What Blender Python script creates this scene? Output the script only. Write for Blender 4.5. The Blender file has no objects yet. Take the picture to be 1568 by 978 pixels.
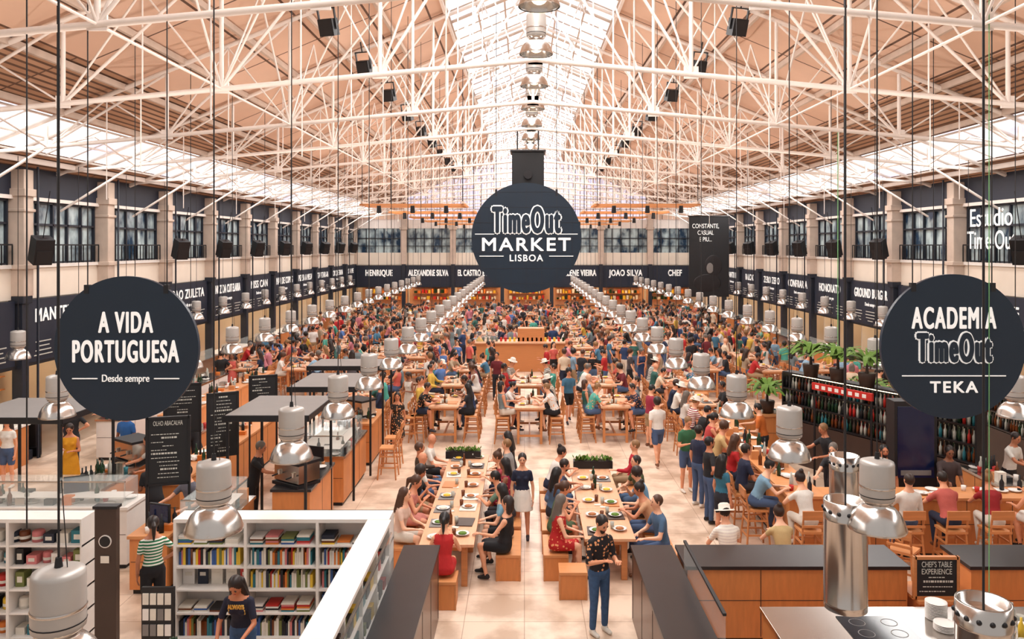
import bpy, math, random
import numpy as np
from mathutils import Vector, Matrix
random.seed(7); R=random.Random(11)
scene=bpy.context.scene
try:
    scene.view_settings.view_transform='Standard'
    scene.view_settings.look='None'
except Exception as e: print(e)
COL=scene.collection
CX=0.2; HZ=5.6
def lin(c):
    return tuple(((v/12.92) if v<=0.04045 else ((v+0.055)/1.055)**2.4) for v in c)
# ------------------------------------------------------------------ materials
def newmat(name):
    m=bpy.data.materials.new(name); m.use_nodes=True
    nt=m.node_tree; b=nt.nodes['Principled BSDF']; return m,nt,b
def coord(nt,scale=(1,1,1),kind='Object'):
    tc=nt.nodes.new('ShaderNodeTexCoord'); mp=nt.nodes.new('ShaderNodeMapping')
    mp.inputs['Scale'].default_value=scale
    nt.links.new(tc.outputs[kind],mp.inputs['Vector']); return mp.outputs['Vector']
def mixc(nt,fac,a,b,bt='MIX'):
    n=nt.nodes.new('ShaderNodeMix'); n.data_type='RGBA'; n.blend_type=bt
    if not isinstance(fac,(int,float)): nt.links.new(fac,n.inputs[0])
    else: n.inputs[0].default_value=fac
    for s,i in ((a,6),(b,7)):
        if isinstance(s,tuple): n.inputs[i].default_value=(*s[:3],1)
        else: nt.links.new(s,n.inputs[i])
    return n.outputs[2]
def noise(nt,vec,scale,detail=3):
    n=nt.nodes.new('ShaderNodeTexNoise'); n.inputs['Scale'].default_value=scale; n.inputs['Detail'].default_value=detail
    nt.links.new(vec,n.inputs['Vector']); return n.outputs['Fac']
def pm(name,c,rough=.6,metal=0,scale=6,var=.12,emit=0,sc=(1,1,1),ecol=None,samp=True):
    m,nt,b=newmat(name); c=lin(c)
    f=noise(nt,coord(nt,sc),scale)
    dark=tuple(v*(1-var*1.6) for v in c); lite=tuple(min(1,v*(1+var)) for v in c)
    o=mixc(nt,f,dark,lite); nt.links.new(o,b.inputs['Base Color'])
    b.inputs['Roughness'].default_value=rough; b.inputs['Metallic'].default_value=metal
    if emit:
        b.inputs['Emission Color'].default_value=(*(lin(ecol) if ecol else c),1); b.inputs['Emission Strength'].default_value=emit
        if not samp:
            try: m.cycles.emission_sampling='NONE'
            except Exception: pass
    return m
def wood(name,c,sc=(1,1,14)):
    m,nt,b=newmat(name); c=lin(c)
    v=coord(nt,sc); f=noise(nt,v,2.2,5); g=noise(nt,coord(nt),1.1,1)
    o=mixc(nt,f,tuple(x*.55 for x in c),tuple(min(1,x*1.2) for x in c))
    o=mixc(nt,g,o,tuple(x*.85 for x in c)); nt.links.new(o,b.inputs['Base Color'])
    b.inputs['Roughness'].default_value=.45; return m
def ramp_mat(name,cols,mult,rough=.7):
    m,nt,b=newmat(name)
    oi=nt.nodes.new('ShaderNodeObjectInfo'); a=nt.nodes.new('ShaderNodeMath'); a.operation='MULTIPLY'; a.inputs[1].default_value=mult
    f=nt.nodes.new('ShaderNodeMath'); f.operation='FRACT'; r=nt.nodes.new('ShaderNodeValToRGB'); r.color_ramp.interpolation='CONSTANT'
    nt.links.new(oi.outputs['Random'],a.inputs[0]); nt.links.new(a.outputs[0],f.inputs[0]); nt.links.new(f.outputs[0],r.inputs[0])
    e=r.color_ramp.elements
    while len(e)<len(cols): e.new(.5)
    for i,c in enumerate(cols): e[i].position=i/len(cols); e[i].color=(*lin(c),1)
    n=noise(nt,coord(nt),14)
    o=mixc(nt,.18,r.outputs[0],n,'MULTIPLY'); nt.links.new(o,b.inputs['Base Color']); b.inputs['Roughness'].default_value=rough
    return m
def top_mat(name,kind):
    m,nt,b=newmat(name); oi=nt.nodes.new('ShaderNodeObjectInfo'); c=oi.outputs['Color']
    n=noise(nt,coord(nt),11); o=mixc(nt,.25,c,n,'MULTIPLY')
    if kind=='stripe':
        w=nt.nodes.new('ShaderNodeTexWave'); w.bands_direction='Z'; w.inputs['Scale'].default_value=7
        nt.links.new(coord(nt),w.inputs['Vector']); r=nt.nodes.new('ShaderNodeMath'); r.operation='GREATER_THAN'; r.inputs[1].default_value=.5
        nt.links.new(w.outputs['Fac'],r.inputs[0]); o=mixc(nt,r.outputs[0],o,lin((.93,.92,.88)))
    if kind=='floral':
        v=nt.nodes.new('ShaderNodeTexVoronoi'); v.inputs['Scale'].default_value=17; nt.links.new(coord(nt),v.inputs['Vector'])
        r=nt.nodes.new('ShaderNodeMath'); r.operation='LESS_THAN'; r.inputs[1].default_value=.3
        nt.links.new(v.outputs['Distance'],r.inputs[0]); o=mixc(nt,r.outputs[0],o,lin((.9,.62,.42)))
    bp=nt.nodes.new('ShaderNodeBump'); bp.inputs['Strength'].default_value=.5; bp.inputs['Distance'].default_value=.02; nt.links.new(noise(nt,coord(nt,(1,1,.6)),13,2),bp.inputs['Height']); nt.links.new(bp.outputs['Normal'],b.inputs['Normal'])
    nt.links.new(o,b.inputs['Base Color']); b.inputs['Roughness'].default_value=.8; return m
M={}
M['skin']=ramp_mat('skin',[(.93,.68,.54),(.88,.60,.46),(.94,.72,.59),(.80,.52,.38),(.91,.63,.48),(.57,.37,.27)],5.3,.5)
M['hair']=ramp_mat('hair',[(.13,.08,.06),(.20,.12,.08),(.08,.06,.06),(.30,.18,.11),(.15,.09,.07),(.55,.40,.25),(.09,.06,.06),(.14,.09,.06),(.42,.38,.35)],9.7,.5)
M['hairdark']=pm('hair_dark',(.13,.08,.07),.45,var=.3,scale=30)
M['bottom']=ramp_mat('trousers_fabric',[(.12,.15,.24),(.08,.08,.10),(.28,.36,.50),(.66,.55,.42),(.15,.16,.2),(.84,.80,.75),(.32,.42,.55),(.2,.18,.2)],17.1,.85)
M['shoe']=ramp_mat('shoe_leather',[(.9,.88,.84),(.12,.11,.12),(.45,.28,.18),(.2,.2,.24)],23.7,.6)
M['top']=top_mat('shirt_fabric','plain'); M['stripe']=top_mat('striped_fabric','stripe'); M['floral']=top_mat('floral_fabric','floral')
M['eye']=pm('eye_dark',(.09,.06,.05),.2); M['lip']=pm('lip',(.68,.34,.30),.5)
M['whitecloth']=pm('white_cloth',(.93,.91,.88),.8); M['jeans']=pm('denim',(.24,.36,.52),.85,var=.25,scale=20); M['blackcloth']=pm('black_cloth',(.11,.1,.12),.85)
M['black']=pm('black_paint',(.07,.07,.09),.5); M['navy']=pm('navy_board',(.11,.14,.21),.55,scale=2)
M['signnavy']=pm('sign_navy',(.07,.145,.215),.42,scale=1.2,var=.15)
M['white']=pm('white_paint',(.92,.90,.88),.5,var=.04); M['truss']=pm('truss_white_steel',(.95,.91,.88),.5,var=.05)
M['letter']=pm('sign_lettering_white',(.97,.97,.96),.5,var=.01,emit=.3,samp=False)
M['goldletter']=pm('gold_print',(.92,.74,.35),.6)
M['wallcream']=pm('wall_cream',(.92,.87,.81),.7,var=.06,scale=1.5)
M['concrete']=pm('column_stone',(.80,.72,.66),.75,var=.15,scale=3)
M['wood']=wood('oak_wood',(.82,.54,.33)); M['woodh']=wood('oak_wood_flat',(.87,.59,.37),(1,9,1)); M['woodx']=wood('oak_panel',(.87,.55,.31),(9,1,1.5))
M['table']=wood('table_top_wood',(.89,.68,.53),(10,1,1)); M['woodd']=wood('dark_walnut',(.27,.20,.17),(1,6,1)); M['rust']=pm('bronze_panel',(.42,.31,.26),.3,.2,scale=2,var=.25)
M['steel']=pm('brushed_steel',(.80,.78,.76),.2,1,scale=3,var=.08); M['alu']=pm('spun_aluminium',(.84,.82,.80),.24,1,scale=5,var=.08)
M['canister']=pm('canister_enamel',(.72,.70,.68),.38,.25,var=.06)
M['bulb']=pm('lamp_glow',(1,.93,.8),.5,emit=2.2,samp=False); M['ledwarm']=pm('warm_light_strip',(1,.88,.70),.5,emit=7)
M['metal_dark']=pm('dark_countertop',(.18,.17,.18),.28,.3,scale=3,var=.15)
M['glassdark']=pm('hob_glass',(.10,.15,.19),.08,0,var=.05)
M['green']=pm('leaf_green',(.36,.50,.15),.7,var=.4,scale=30); M['soil']=pm('soil',(.18,.13,.1),.9)
M['grey']=pm('grey_canopy',(.50,.48,.47),.6,var=.08,scale=2); M['paper']=pm('paper',(.90,.87,.82),.7)
M['chalk']=pm('chalkboard',(.10,.105,.12),.7,var=.15,scale=4); M['chalkt']=pm('chalk_marks',(.80,.80,.77),.8)
M['red']=pm('red_paint',(.74,.15,.12),.5); M['yellow']=pm('yellow_paint',(.90,.74,.22),.5); M['teal']=pm('teal_paint',(.15,.45,.5),.5); M['food']=pm('cooked_food',(.70,.42,.22),.6,var=.4,scale=30)
M['orange']=pm('orange_paint',(.87,.48,.18),.5); M['blue']=pm('blue_paint',(.2,.35,.6),.5); M['pink']=pm('pink_paint',(.85,.5,.5),.5); M['olive']=pm('olive_paint',(.45,.48,.25),.5)
M['bottleg']=pm('bottle_green_glass',(.10,.22,.13),.12); M['bottleb']=pm('bottle_amber_glass',(.42,.21,.08),.12); M['clear']=pm('clear_bottle',(.72,.72,.68),.1)
M['screen']=pm('display_screen',(.06,.10,.22),.15,emit=.15,samp=False)
M['cable']=pm('black_cable',(.10,.09,.10),.6); M['cablegreen']=pm('green_cable',(.45,.7,.45),.6)
M['winframe']=pm('window_frame_dark',(.12,.14,.19),.5)
m,nt,b=newmat('skylight_glazing_glow')
f=noise(nt,coord(nt,(1,.5,1)),.9,4); r=nt.nodes.new('ShaderNodeValToRGB'); nt.links.new(f,r.inputs[0]); r.color_ramp.elements[0].position=.33; r.color_ramp.elements[0].color=(*lin((.80,.79,.86)),1); r.color_ramp.elements[1].position=.52; r.color_ramp.elements[1].color=(1,1,1,1)
nt.links.new(r.outputs[0],b.inputs['Emission Color']); b.inputs['Emission Strength'].default_value=1.25; b.inputs['Base Color'].default_value=(.3,.3,.3,1); M['glaze']=m  # panes emit by themselves, standing in for daylight through the roof glass
m,nt,b=newmat('gable_glazing_glow')
f=noise(nt,coord(nt),.7); o=mixc(nt,f,lin((.80,.77,.94)),lin((1,.97,1))); nt.links.new(o,b.inputs['Emission Color']); b.inputs['Emission Strength'].default_value=1.05; b.inputs['Base Color'].default_value=(.2,.2,.2,1); M['gable']=m  # lavender-white emission imitates daylight behind the gable glass
m,nt,b=newmat('window_glass')
f=noise(nt,coord(nt,(1,1,.6)),1.6,5); r=nt.nodes.new('ShaderNodeValToRGB'); nt.links.new(f,r.inputs[0])
r.color_ramp.elements[0].position=.38; r.color_ramp.elements[0].color=(*lin((.17,.25,.34)),1); r.color_ramp.elements[1].position=.60; r.color_ramp.elements[1].color=(*lin((.76,.83,.84)),1)  # pale mottling paints reflections into the pane colour
nt.links.new(r.outputs[0],b.inputs['Base Color']); b.inputs['Roughness'].default_value=.1; M['winglass']=m
m,nt,b=newmat('clear_glass_panel'); b.inputs['Base Color'].default_value=(.8,.9,.9,1); b.inputs['Roughness'].default_value=.03; b.inputs['Alpha'].default_value=.16; M['glass']=m
m,nt,b=newmat('stone_floor'); v=coord(nt)
br=nt.nodes.new('ShaderNodeTexBrick'); br.inputs['Scale'].default_value=1.0; br.inputs['Brick Width'].default_value=.9; br.inputs['Row Height'].default_value=.9; br.offset=0
br.inputs['Mortar Size'].default_value=.006; br.inputs['Color1'].default_value=(*lin((.90,.81,.73)),1); br.inputs['Color2'].default_value=(*lin((.87,.77,.68)),1); br.inputs['Mortar'].default_value=(*lin((.70,.59,.50)),1)
nt.links.new(v,br.inputs['Vector']); f=noise(nt,v,1.6,9); r=nt.nodes.new('ShaderNodeValToRGB'); nt.links.new(f,r.inputs[0])
r.color_ramp.elements[0].position=.40; r.color_ramp.elements[0].color=(.60,.53,.47,1); r.color_ramp.elements[1].position=.58; r.color_ramp.elements[1].color=(1,1,1,1)
o=mixc(nt,.8,br.outputs['Color'],r.outputs[0],'MULTIPLY'); nt.links.new(o,b.inputs['Base Color']); b.inputs['Roughness'].default_value=.4; M['floor']=m
def roofm(name,c1,c2,mort,bw,rh,ms=.018):
    m,nt,b=newmat(name); v=coord(nt)
    br=nt.nodes.new('ShaderNodeTexBrick'); br.inputs['Scale'].default_value=1; br.inputs['Brick Width'].default_value=bw; br.inputs['Row Height'].default_value=rh; br.offset=0
    br.inputs['Mortar Size'].default_value=ms; br.inputs['Color1'].default_value=(*lin(c1),1); br.inputs['Color2'].default_value=(*lin(c2),1); br.inputs['Mortar'].default_value=(*lin(mort),1)
    nt.links.new(v,br.inputs['Vector']); f=noise(nt,v,.5,4); o=mixc(nt,.3,br.outputs['Color'],f,'MULTIPLY')
    nt.links.new(o,b.inputs['Base Color']); b.inputs['Roughness'].default_value=.8
    return m
M['roof']=roofm('roof_boards_peach',(.96,.82,.73),(.93,.78,.68),(.42,.31,.25),1.35,2.05,.028)
M['corr']=roofm('corrugated_sheet',(.80,.63,.51),(.72,.55,.43),(.42,.30,.23),.16,8,.03)
# ------------------------------------------------------------------ mesh builder
class MB:
    def __init__(s): s.v=[];s.f=[];s.m=[];s.sm=[]
    def add(s,vs,fs,mat,smooth=False):
        o=len(s.v); s.v.extend([tuple(p) for p in vs])
        for f in fs: s.f.append(tuple(i+o for i in f)); s.m.append(mat); s.sm.append(smooth)
    def b(s,x0,x1,y0,y1,z0,z1,mat,rz=0,piv=None):
        vs=[(x0,y0,z0),(x1,y0,z0),(x1,y1,z0),(x0,y1,z0),(x0,y0,z1),(x1,y0,z1),(x1,y1,z1),(x0,y1,z1)]
        if rz:
            cx,cy=piv or ((x0+x1)/2,(y0+y1)/2); c,q=math.cos(rz),math.sin(rz)
            vs=[(cx+(x-cx)*c-(y-cy)*q,cy+(x-cx)*q+(y-cy)*c,z) for x,y,z in vs]
        s.add(vs,[(0,3,2,1),(4,5,6,7),(0,1,5,4),(1,2,6,5),(2,3,7,6),(3,0,4,7)],mat)
    def cyl(s,p0,p1,r0,r1,mat,n=10,smooth=True):
        p0=Vector(p0);p1=Vector(p1);d=(p1-p0)
        if d.length<1e-6:return
        d.normalize(); a=Vector((0,0,1)) if abs(d.z)<.9 else Vector((1,0,0)); u=d.cross(a).normalized(); w=d.cross(u)
        vs=[]
        for p,r in((p0,r0),(p1,r1)):
            for i in range(n):
                t=2*math.pi*i/n; vs.append(p+(u*math.cos(t)+w*math.sin(t))*r)
        fs=[(i,(i+1)%n,n+(i+1)%n,n+i) for i in range(n)]
        s.add(vs,fs,mat,smooth); o=[tuple(reversed(range(n))),tuple(range(n,2*n))]; s.add(vs,o,mat)
    def cap(s,p0,p1,r0,r1,mat,n=12):
        p0=Vector(p0);p1=Vector(p1);d=p1-p0
        if d.length<1e-6: d=Vector((0,0,1e-3)); p1=p0+d
        d.normalize(); a=Vector((0,0,1)) if abs(d.z)<.9 else Vector((1,0,0)); u=d.cross(a).normalized(); w=d.cross(u)
        rings=[]
        for k in range(1,4):
            t=math.pi/2*(1-k/3); rings.append((p0-d*r0*math.sin(t),r0*math.cos(t)))
        for k in range(0,3):
            t=math.pi/2*(k/3); rings.append((p1+d*r1*math.sin(t),r1*math.cos(t)))
        vs=[p0-d*r0]
        for p,r in rings:
            for i in range(n):
                t=2*math.pi*i/n; vs.append(p+(u*math.cos(t)+w*math.sin(t))*r)
        vs.append(p1+d*r1); L=len(vs)-1; fs=[(0,1+(i+1)%n,1+i) for i in range(n)]
        for j in range(5):
            a0=1+j*n; fs+=[(a0+i,a0+(i+1)%n,a0+n+(i+1)%n,a0+n+i) for i in range(n)]
        a0=1+5*n; fs+=[(a0+i,a0+(i+1)%n,L) for i in range(n)]
        s.add(vs,fs,mat,True)
    def lathe(s,prof,c,mat,n=24,smooth=True):
        vs=[]
        for r,z in prof:
            for i in range(n):
                t=2*math.pi*i/n; vs.append((c[0]+r*math.cos(t),c[1]+r*math.sin(t),c[2]+z))
        fs=[]
        for j in range(len(prof)-1):
            for i in range(n): fs.append((j*n+i,j*n+(i+1)%n,(j+1)*n+(i+1)%n,(j+1)*n+i))
        s.add(vs,fs,mat,smooth)
    def ell(s,c,r,mat,nu=12,nv=8,Rm=None):
        vs=[];c=Vector(c)
        def P(v): 
            v=Vector(v); return c+(Rm@v if Rm else v)
        vs.append(P((0,0,r[2])))
        for j in range(1,nv):
            t=math.pi*j/nv
            for i in range(nu):
                q=2*math.pi*i/nu; vs.append(P((r[0]*math.sin(t)*math.cos(q),r[1]*math.sin(t)*math.sin(q),r[2]*math.cos(t))))
        vs.append(P((0,0,-r[2]))); L=len(vs)-1
        fs=[(0,1+i,1+(i+1)%nu) for i in range(nu)]
        for j in range(nv-2):
            a=1+j*nu; fs+=[(a+i,a+nu+i,a+nu+(i+1)%nu,a+(i+1)%nu) for i in range(nu)]
        a=1+(nv-2)*nu; fs+=[(a+i,L,a+(i+1)%nu) for i in range(nu)]
        s.add(vs,fs,mat,True)
    def mesh(s,name):
        me=bpy.data.meshes.new(name); me.from_pydata(s.v,[],s.f)
        ks=[]
        for k in s.m:
            if k not in ks: ks.append(k)
        for k in ks: me.materials.append(M[k])
        ix={k:i for i,k in enumerate(ks)}
        me.polygons.foreach_set('material_index',[ix[k] for k in s.m]); me.polygons.foreach_set('use_smooth',s.sm); me.update(); return me
    def obj(s,name,loc=(0,0,0),rz=0,bevel=0,parent=None):
        return put(s.mesh(name),name,loc,rz,bevel,parent)
def put(me,name,loc=(0,0,0),rz=0,bevel=0,parent=None,color=None):
    o=bpy.data.objects.new(name,me); COL.objects.link(o); o.location=loc; o.rotation_euler=(0,0,rz)
    if bevel:
        k=o.modifiers.new('bevel','BEVEL'); k.width=bevel; k.segments=2; k.limit_method='ANGLE'
    if parent: o.parent=parent
    if color: o.color=(*lin(color),1)
    return o
def text(s,name,loc,rot,size,mat='letter',xs=.7,parent=None,bold=0.0,ext=.006,align='CENTER',fitw=None,sp=1.0):
    cu=bpy.data.curves.new(name,'FONT'); cu.body=s; cu.size=size; cu.align_x=align; cu.align_y='CENTER'; cu.extrude=ext; cu.space_character=sp
    t=bpy.data.objects.new(name+'_c',cu); COL.objects.link(t); bpy.context.view_layer.update()
    me=bpy.data.meshes.new_from_object(t.evaluated_get(bpy.context.evaluated_depsgraph_get())); bpy.data.objects.remove(t)
    x=[v.co.x for v in me.vertices]
    if fitw: xs=fitw/(max(x)-min(x))
    c=(max(x)+min(x))/2 if align=='CENTER' else 0
    V=[((v.co.x-c)*xs,v.co.y,v.co.z) for v in me.vertices]; F=[tuple(p.vertices) for p in me.polygons]
    q=MB(); offs=[(0,0)] if not bold else [(bold*math.cos(a*math.pi/4),bold*math.sin(a*math.pi/4)) for a in range(8)]+[(0,0)]
    for i,(dx,dy) in enumerate(offs): q.add([(a+dx,b_+dy,z+i*.0002) for a,b_,z in V],F,mat)
    o=q.obj(name,loc,0,0,parent); o.rotation_euler=rot
    return o
H90=math.pi/2; FR=(H90,0,0); FRL=(H90,0,H90); FRR=(H90,0,-H90)
# ------------------------------------------------------------------ people
def build_person(key,pose='stand',fem=False,hair='short',sleeve=.55,legs='pants',topm='top',botm='bottom',vox=.02,beard=False,hm='hair'):
    mb=MB(); parts=[]; post=MB()
    sit=pose.startswith('sit')
    hipz=.565 if sit else .90
    lean={'sit':.18,'sit_eat':.28,'sit_back':-.08,'sit_lean':.42,'stand':0.02,'phone':.05,'hip':0,'walk':.06,'bend':.30,'reach':.2}[pose]
    pitch={'sit':-.12,'sit_eat':.2,'sit_back':0,'sit_lean':.1,'stand':.05,'phone':.4,'hip':0,'walk':0,'bend':.55,'reach':.2}[pose]
    T=Matrix.Translation((0,0,hipz))@Matrix.Rotation(-lean,4,'X'); Ti=T.inverted()
    w=.9 if fem else 1.0
    sec=[(-.09,.12,.10),(0,.17 if fem else .162,.12),(.10,.155 if fem else .155,.112),(.20,.125 if fem else .145,.10),(.33,.155*w+.003,.118),(.42,.178*w,.118),(.475,.175*w,.10),(.515,.145*w,.085),(.548,.085,.068),(.60,.056*w,.057),(.65,.055*w,.057)]
    n=18; vs=[]
    for z,a,b_ in sec:
        for i in range(n):
            t=2*math.pi*i/n; vs.append(T@Vector((a*math.cos(t),b_*math.sin(t),z)))
    fs=[tuple(reversed(range(n)))]
    for j in range(len(sec)-1): fs+=[(j*n+i,j*n+(i+1)%n,(j+1)*n+(i+1)%n,(j+1)*n+i) for i in range(n)]
    fs.append(tuple(range((len(sec)-1)*n,len(sec)*n))); mb.add(vs,fs,'top')
    dress=legs=='dress'
    def cap(p0,p1,r0,r1,mat):
        if mat=='hair': mat=hm
        mb.cap(p0,p1,r0,r1,'top'); parts.append((np.array(p0,float),np.array(p1,float),r0,r1,mat))
    if fem:
        for sx in(-1,1): cap(T@Vector((sx*.065,.080,.36)),T@Vector((sx*.06,.075,.37)),.055,.05,topm)
    Hm=T@Matrix.Translation((0,0,.638))@Matrix.Rotation(-pitch+lean*.7,4,'X'); 
    hc=Hm@Vector((0,.015,.085)); R3=Hm.to_3x3()
    mb.ell(hc,(.075,.094,.114),'top',16,12,R3)
    cap(Hm@Vector((0,.045,.01)),Hm@Vector((0,.055,.005)),.047,.038,'skin')
    cap(Hm@Vector((0,.098,.085)),Hm@Vector((0,.113,.062)),.010,.015,'skin')
    for sx in(-1,1): cap(Hm@Vector((sx*.076,.01,.06)),Hm@Vector((sx*.08,.005,.095)),.011,.015,'skin')
    heads=[(hc,(.075,.094,.114),'skin')]
    hh=Hm@Vector((0,-.008,.112)); hr=(.090,.104,.108) if fem else (.087,.103,.104)
    if hair=='curly': hh=Hm@Vector((0,-.012,.122)); hr=(.105,.115,.118)
    if hair!='bald': mb.ell(hh,hr,'top',16,12,R3); heads.append((hh,hr,hm))
    if hair in('long','pony','bob'):
        if hair=='long':
            for sx in(-1,0,1): cap(Hm@Vector((sx*.05,-.055,.09)),T@Vector((sx*.06,-.105,.42)),.055,.045,'hair')
            for sx in(-1,1): cap(Hm@Vector((sx*.07,-.0,.1)),T@Vector((sx*.09,-.03,.50)),.03,.035,'hair')
        elif hair=='bob':
            for sx in(-1,0,1): cap(Hm@Vector((sx*.05,-.04,.09)),Hm@Vector((sx*.06,-.05,-.03)),.055,.05,'hair')
        else:
            cap(Hm@Vector((0,-.09,.12)),Hm@Vector((0,-.15,.08)),.03,.04,'hair'); cap(Hm@Vector((0,-.15,.08)),Hm@Vector((0,-.14,-.12)),.038,.018,'hair')
    if hair=='bun': cap(Hm@Vector((0,-.06,.2)),Hm@Vector((0,-.07,.215)),.045,.045,'hair')
    if hair=='hat':
        mb_h=[(.001,.24),(.06,.235),(.092,.21),(.096,.135),(.165,.125),(.17,.118),(.09,.118)]
        q=MB(); q.lathe(mb_h,(0,0,0),'paper',18); post.add([Hm@Vector(p) for p in q.v],q.f,'paper',True)
    if beard: cap(Hm@Vector((0,.052,.016)),Hm@Vector((0,.062,.0)),.050,.040,'hair')
    for sx in(-1,1):
        post.ell(Hm@Vector((sx*.03,.100,.088)),(.013,.007,.007),'eye',8,5,R3)
        post.ell(Hm@Vector((sx*.031,.103,.107)),(.019,.005,.0045),hm,8,5,R3)
    post.ell(Hm@Vector((0,.102,.031)),(.024,.008,.007),'lip',8,5,R3)
    A={'stand':[((.22,-.05,-1),(.02,.25,-1)),((.22,-.05,-1),(.02,.25,-1))],
       'phone':[((.2,.1,-1),(-.35,.9,.35)),((.2,.15,-1),(-.5,.9,.2))],
       'hip':[((.8,-.25,-.8),(-.8,.25,-.45)),((.22,-.05,-1),(.02,.25,-1))],
       'walk':[((.18,.35,-1),(0,.6,-1)),((.18,-.35,-1),(.02,0,-1))],
       'bend':[((.3,.25,-1),(-.2,.8,-.5)),((.3,.3,-1),(-.3,.9,-.4))],
       'reach':[((.15,.8,-.6),(-.1,1,-.15)),((.2,.1,-1),(-.2,.9,-.1))],
       'sit':[((.3,.35,-.9),(-.45,.9,-.12)),((.3,.35,-.9),(-.45,.9,-.10))],
       'sit_eat':[((.3,.45,-.8),(-.55,.5,.75)),((.35,.4,-.85),(-.5,.85,-.05))],
       'sit_back':[((.25,.15,-1),(-.4,.8,-.2)),((.3,.5,-.7),(-.2,.9,.0))],
       'sit_lean':[((.4,.7,-.75),(-.6,.6,.15)),((.4,.7,-.75),(-.65,.6,.2))]}[pose]
    for k,sx in((0,1),(1,-1)):
        (ux,uy,uz),(fx,fy,fz)=A[k]
        sh=T@Vector((sx*.168*w,0,.452))
        u=Vector((ux*sx,uy,uz)).normalized(); f=Vector((fx*sx,fy,fz)).normalized()
        el=sh+u*.285; wr=el+f*.245
        cap(sh,el,.048*w,.037*w,'skin'); cap(el,wr,.039*w,.026*w,'skin')
        if sleeve>0:
            if sleeve<=1: cap(sh,sh+u*.285*sleeve,.055*w,.052*w,topm)
            else: cap(sh,el,.056*w,.047*w,topm); cap(el,el+f*.245*(sleeve-1),.047*w,.037*w,topm)
        else: cap(sh,sh+u*.02,.05*w,.05*w,'skin')
        nrm=Vector((-sx,0,0)) if not (pose.startswith('sit') or pose in('phone','bend','reach')) else Vector((0,0,-1))
        nrm=(nrm-f*nrm.dot(f)).normalized(); sd=f.cross(nrm).normalized()
        for q in(-.02,0,.02): cap(wr+f*.015+sd*q*.8,wr+f*.085+sd*q*1.2,.016,.015,'skin')
        for i,(q,L) in enumerate(((-.032,.058),(-.011,.075),(.011,.08),(.032,.07))):
            a=wr+f*.088+sd*q; d1=(f+nrm*.25).normalized(); d2=(f+nrm*.8).normalized(); p=a+d1*L*.5; e=p+d2*L*.5
            post.cyl(a-f*.02,p,.0095,.009,'skin',6); post.cyl(p,e,.009,.007,'skin',6)
        ths=sd*(.03 if (sd.y>0 or sd.x*sx<0) else -.03)
        a=wr+f*.03+ths; p=a+(f+ths.normalized()*.8).normalized()*.035; e=p+(f+nrm*.4).normalized()*.03
        post.cyl(a-ths*.3,p,.012,.011,'skin',6); post.cyl(p,e,.011,.008,'skin',6)
    for sx in(1,-1):
        hip=Vector((sx*.088,0,hipz))
        if sit:
            kn=hip+Vector((sx*.03,.40,.0)); an=Vector((kn.x,kn.y-.03+(.05 if sx>0 else -.08),.09))
        elif pose=='walk':
            kn=hip+Vector((0,.12*sx+.03,-.405)); an=Vector((hip.x,.22*sx-.02,.085 if sx>0 else .12))
        else:
            kn=Vector((sx*.10,.015,.49)); an=Vector((sx*.11,-.01,.08))
        bare=legs in('skirt','dress','shorts')
        cap(hip,kn,.082,.056,'skin' if bare else botm); cap(kn,an,.053,.034,'skin' if bare else botm)
        mid=kn.lerp(an,.35)+Vector((0,-.018,0)); cap(mid,mid.lerp(an,.3),.052,.04,'skin' if bare else botm)
        if not bare:
            cap(hip,kn,.092,.064,botm); cap(kn,kn.lerp(an,.9),.062,.05,botm)
        if legs=='shorts' or (sit and bare): cap(hip,hip.lerp(kn,.68),.096,.085,topm if dress else botm)
        cap(an+Vector((0,-.03,-.035)),an+Vector((0,.13,-.05)),.038,.032,'shoe'); cap(an,an+Vector((0,.03,-.03)),.036,.04,'shoe')
    if sit and legs in('skirt','dress'): cap((0,.02,hipz),(0,.33,hipz+.01),.10,.085,topm if dress else botm)
    if not sit and legs in('skirt','dress'):
        z1=.60 if legs=='skirt' else .45; dy=1.0 if pose=='walk' else .78
        q=[(.13,hipz+.16),(.175,hipz),(.20,(hipz+z1)/2),(.225,z1)]
        vs=[]
        for r,z in q:
            for i in range(n):
                t=2*math.pi*i/n; vs.append((r*math.cos(t),r*dy*math.sin(t),z))
        fs=[tuple(range(n))]
        for j in range(3): fs+=[(j*n+(i+1)%n,j*n+i,(j+1)*n+i,(j+1)*n+(i+1)%n) for i in range(n)]
        fs.append(tuple(reversed(range(3*n,4*n)))); mb.add(vs,fs,'top')
    me=bpy.data.meshes.new('tmp'); me.from_pydata(mb.v,[],mb.f); ob=bpy.data.objects.new('tmp',me); COL.objects.link(ob)
    r=ob.modifiers.new('r','REMESH'); r.mode='VOXEL'; r.voxel_size=vox
    s=ob.modifiers.new('s','SMOOTH'); s.factor=.5; s.iterations=2
    bpy.context.view_layer.update(); ev=ob.evaluated_get(bpy.context.evaluated_depsgraph_get()); em=ev.to_mesh()
    nv=len(em.vertices); V=np.zeros(nv*3); em.vertices.foreach_get('co',V); V=V.reshape(-1,3)
    F=[tuple(p.vertices) for p in em.polygons]; ev.to_mesh_clear(); bpy.data.objects.remove(ob)
    C=np.array([V[list(f)].mean(0) for f in F])
    names=[];D=[]
    Tn=np.array(Ti); L=C@Tn[:3,:3].T+Tn[:3,3]
    zs=[q[0] for q in sec]; wx=np.interp(L[:,2],zs,[q[1] for q in sec]); wy=np.interp(L[:,2],zs,[q[2] for q in sec])
    d=(np.sqrt((L[:,0]/wx)**2+(L[:,1]/wy)**2)-1)*np.minimum(wx,wy)
    d=np.where((L[:,2]<-.10)|(L[:,2]>.64),.5,d)
    neckz=.54 if not fem else .51
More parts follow.
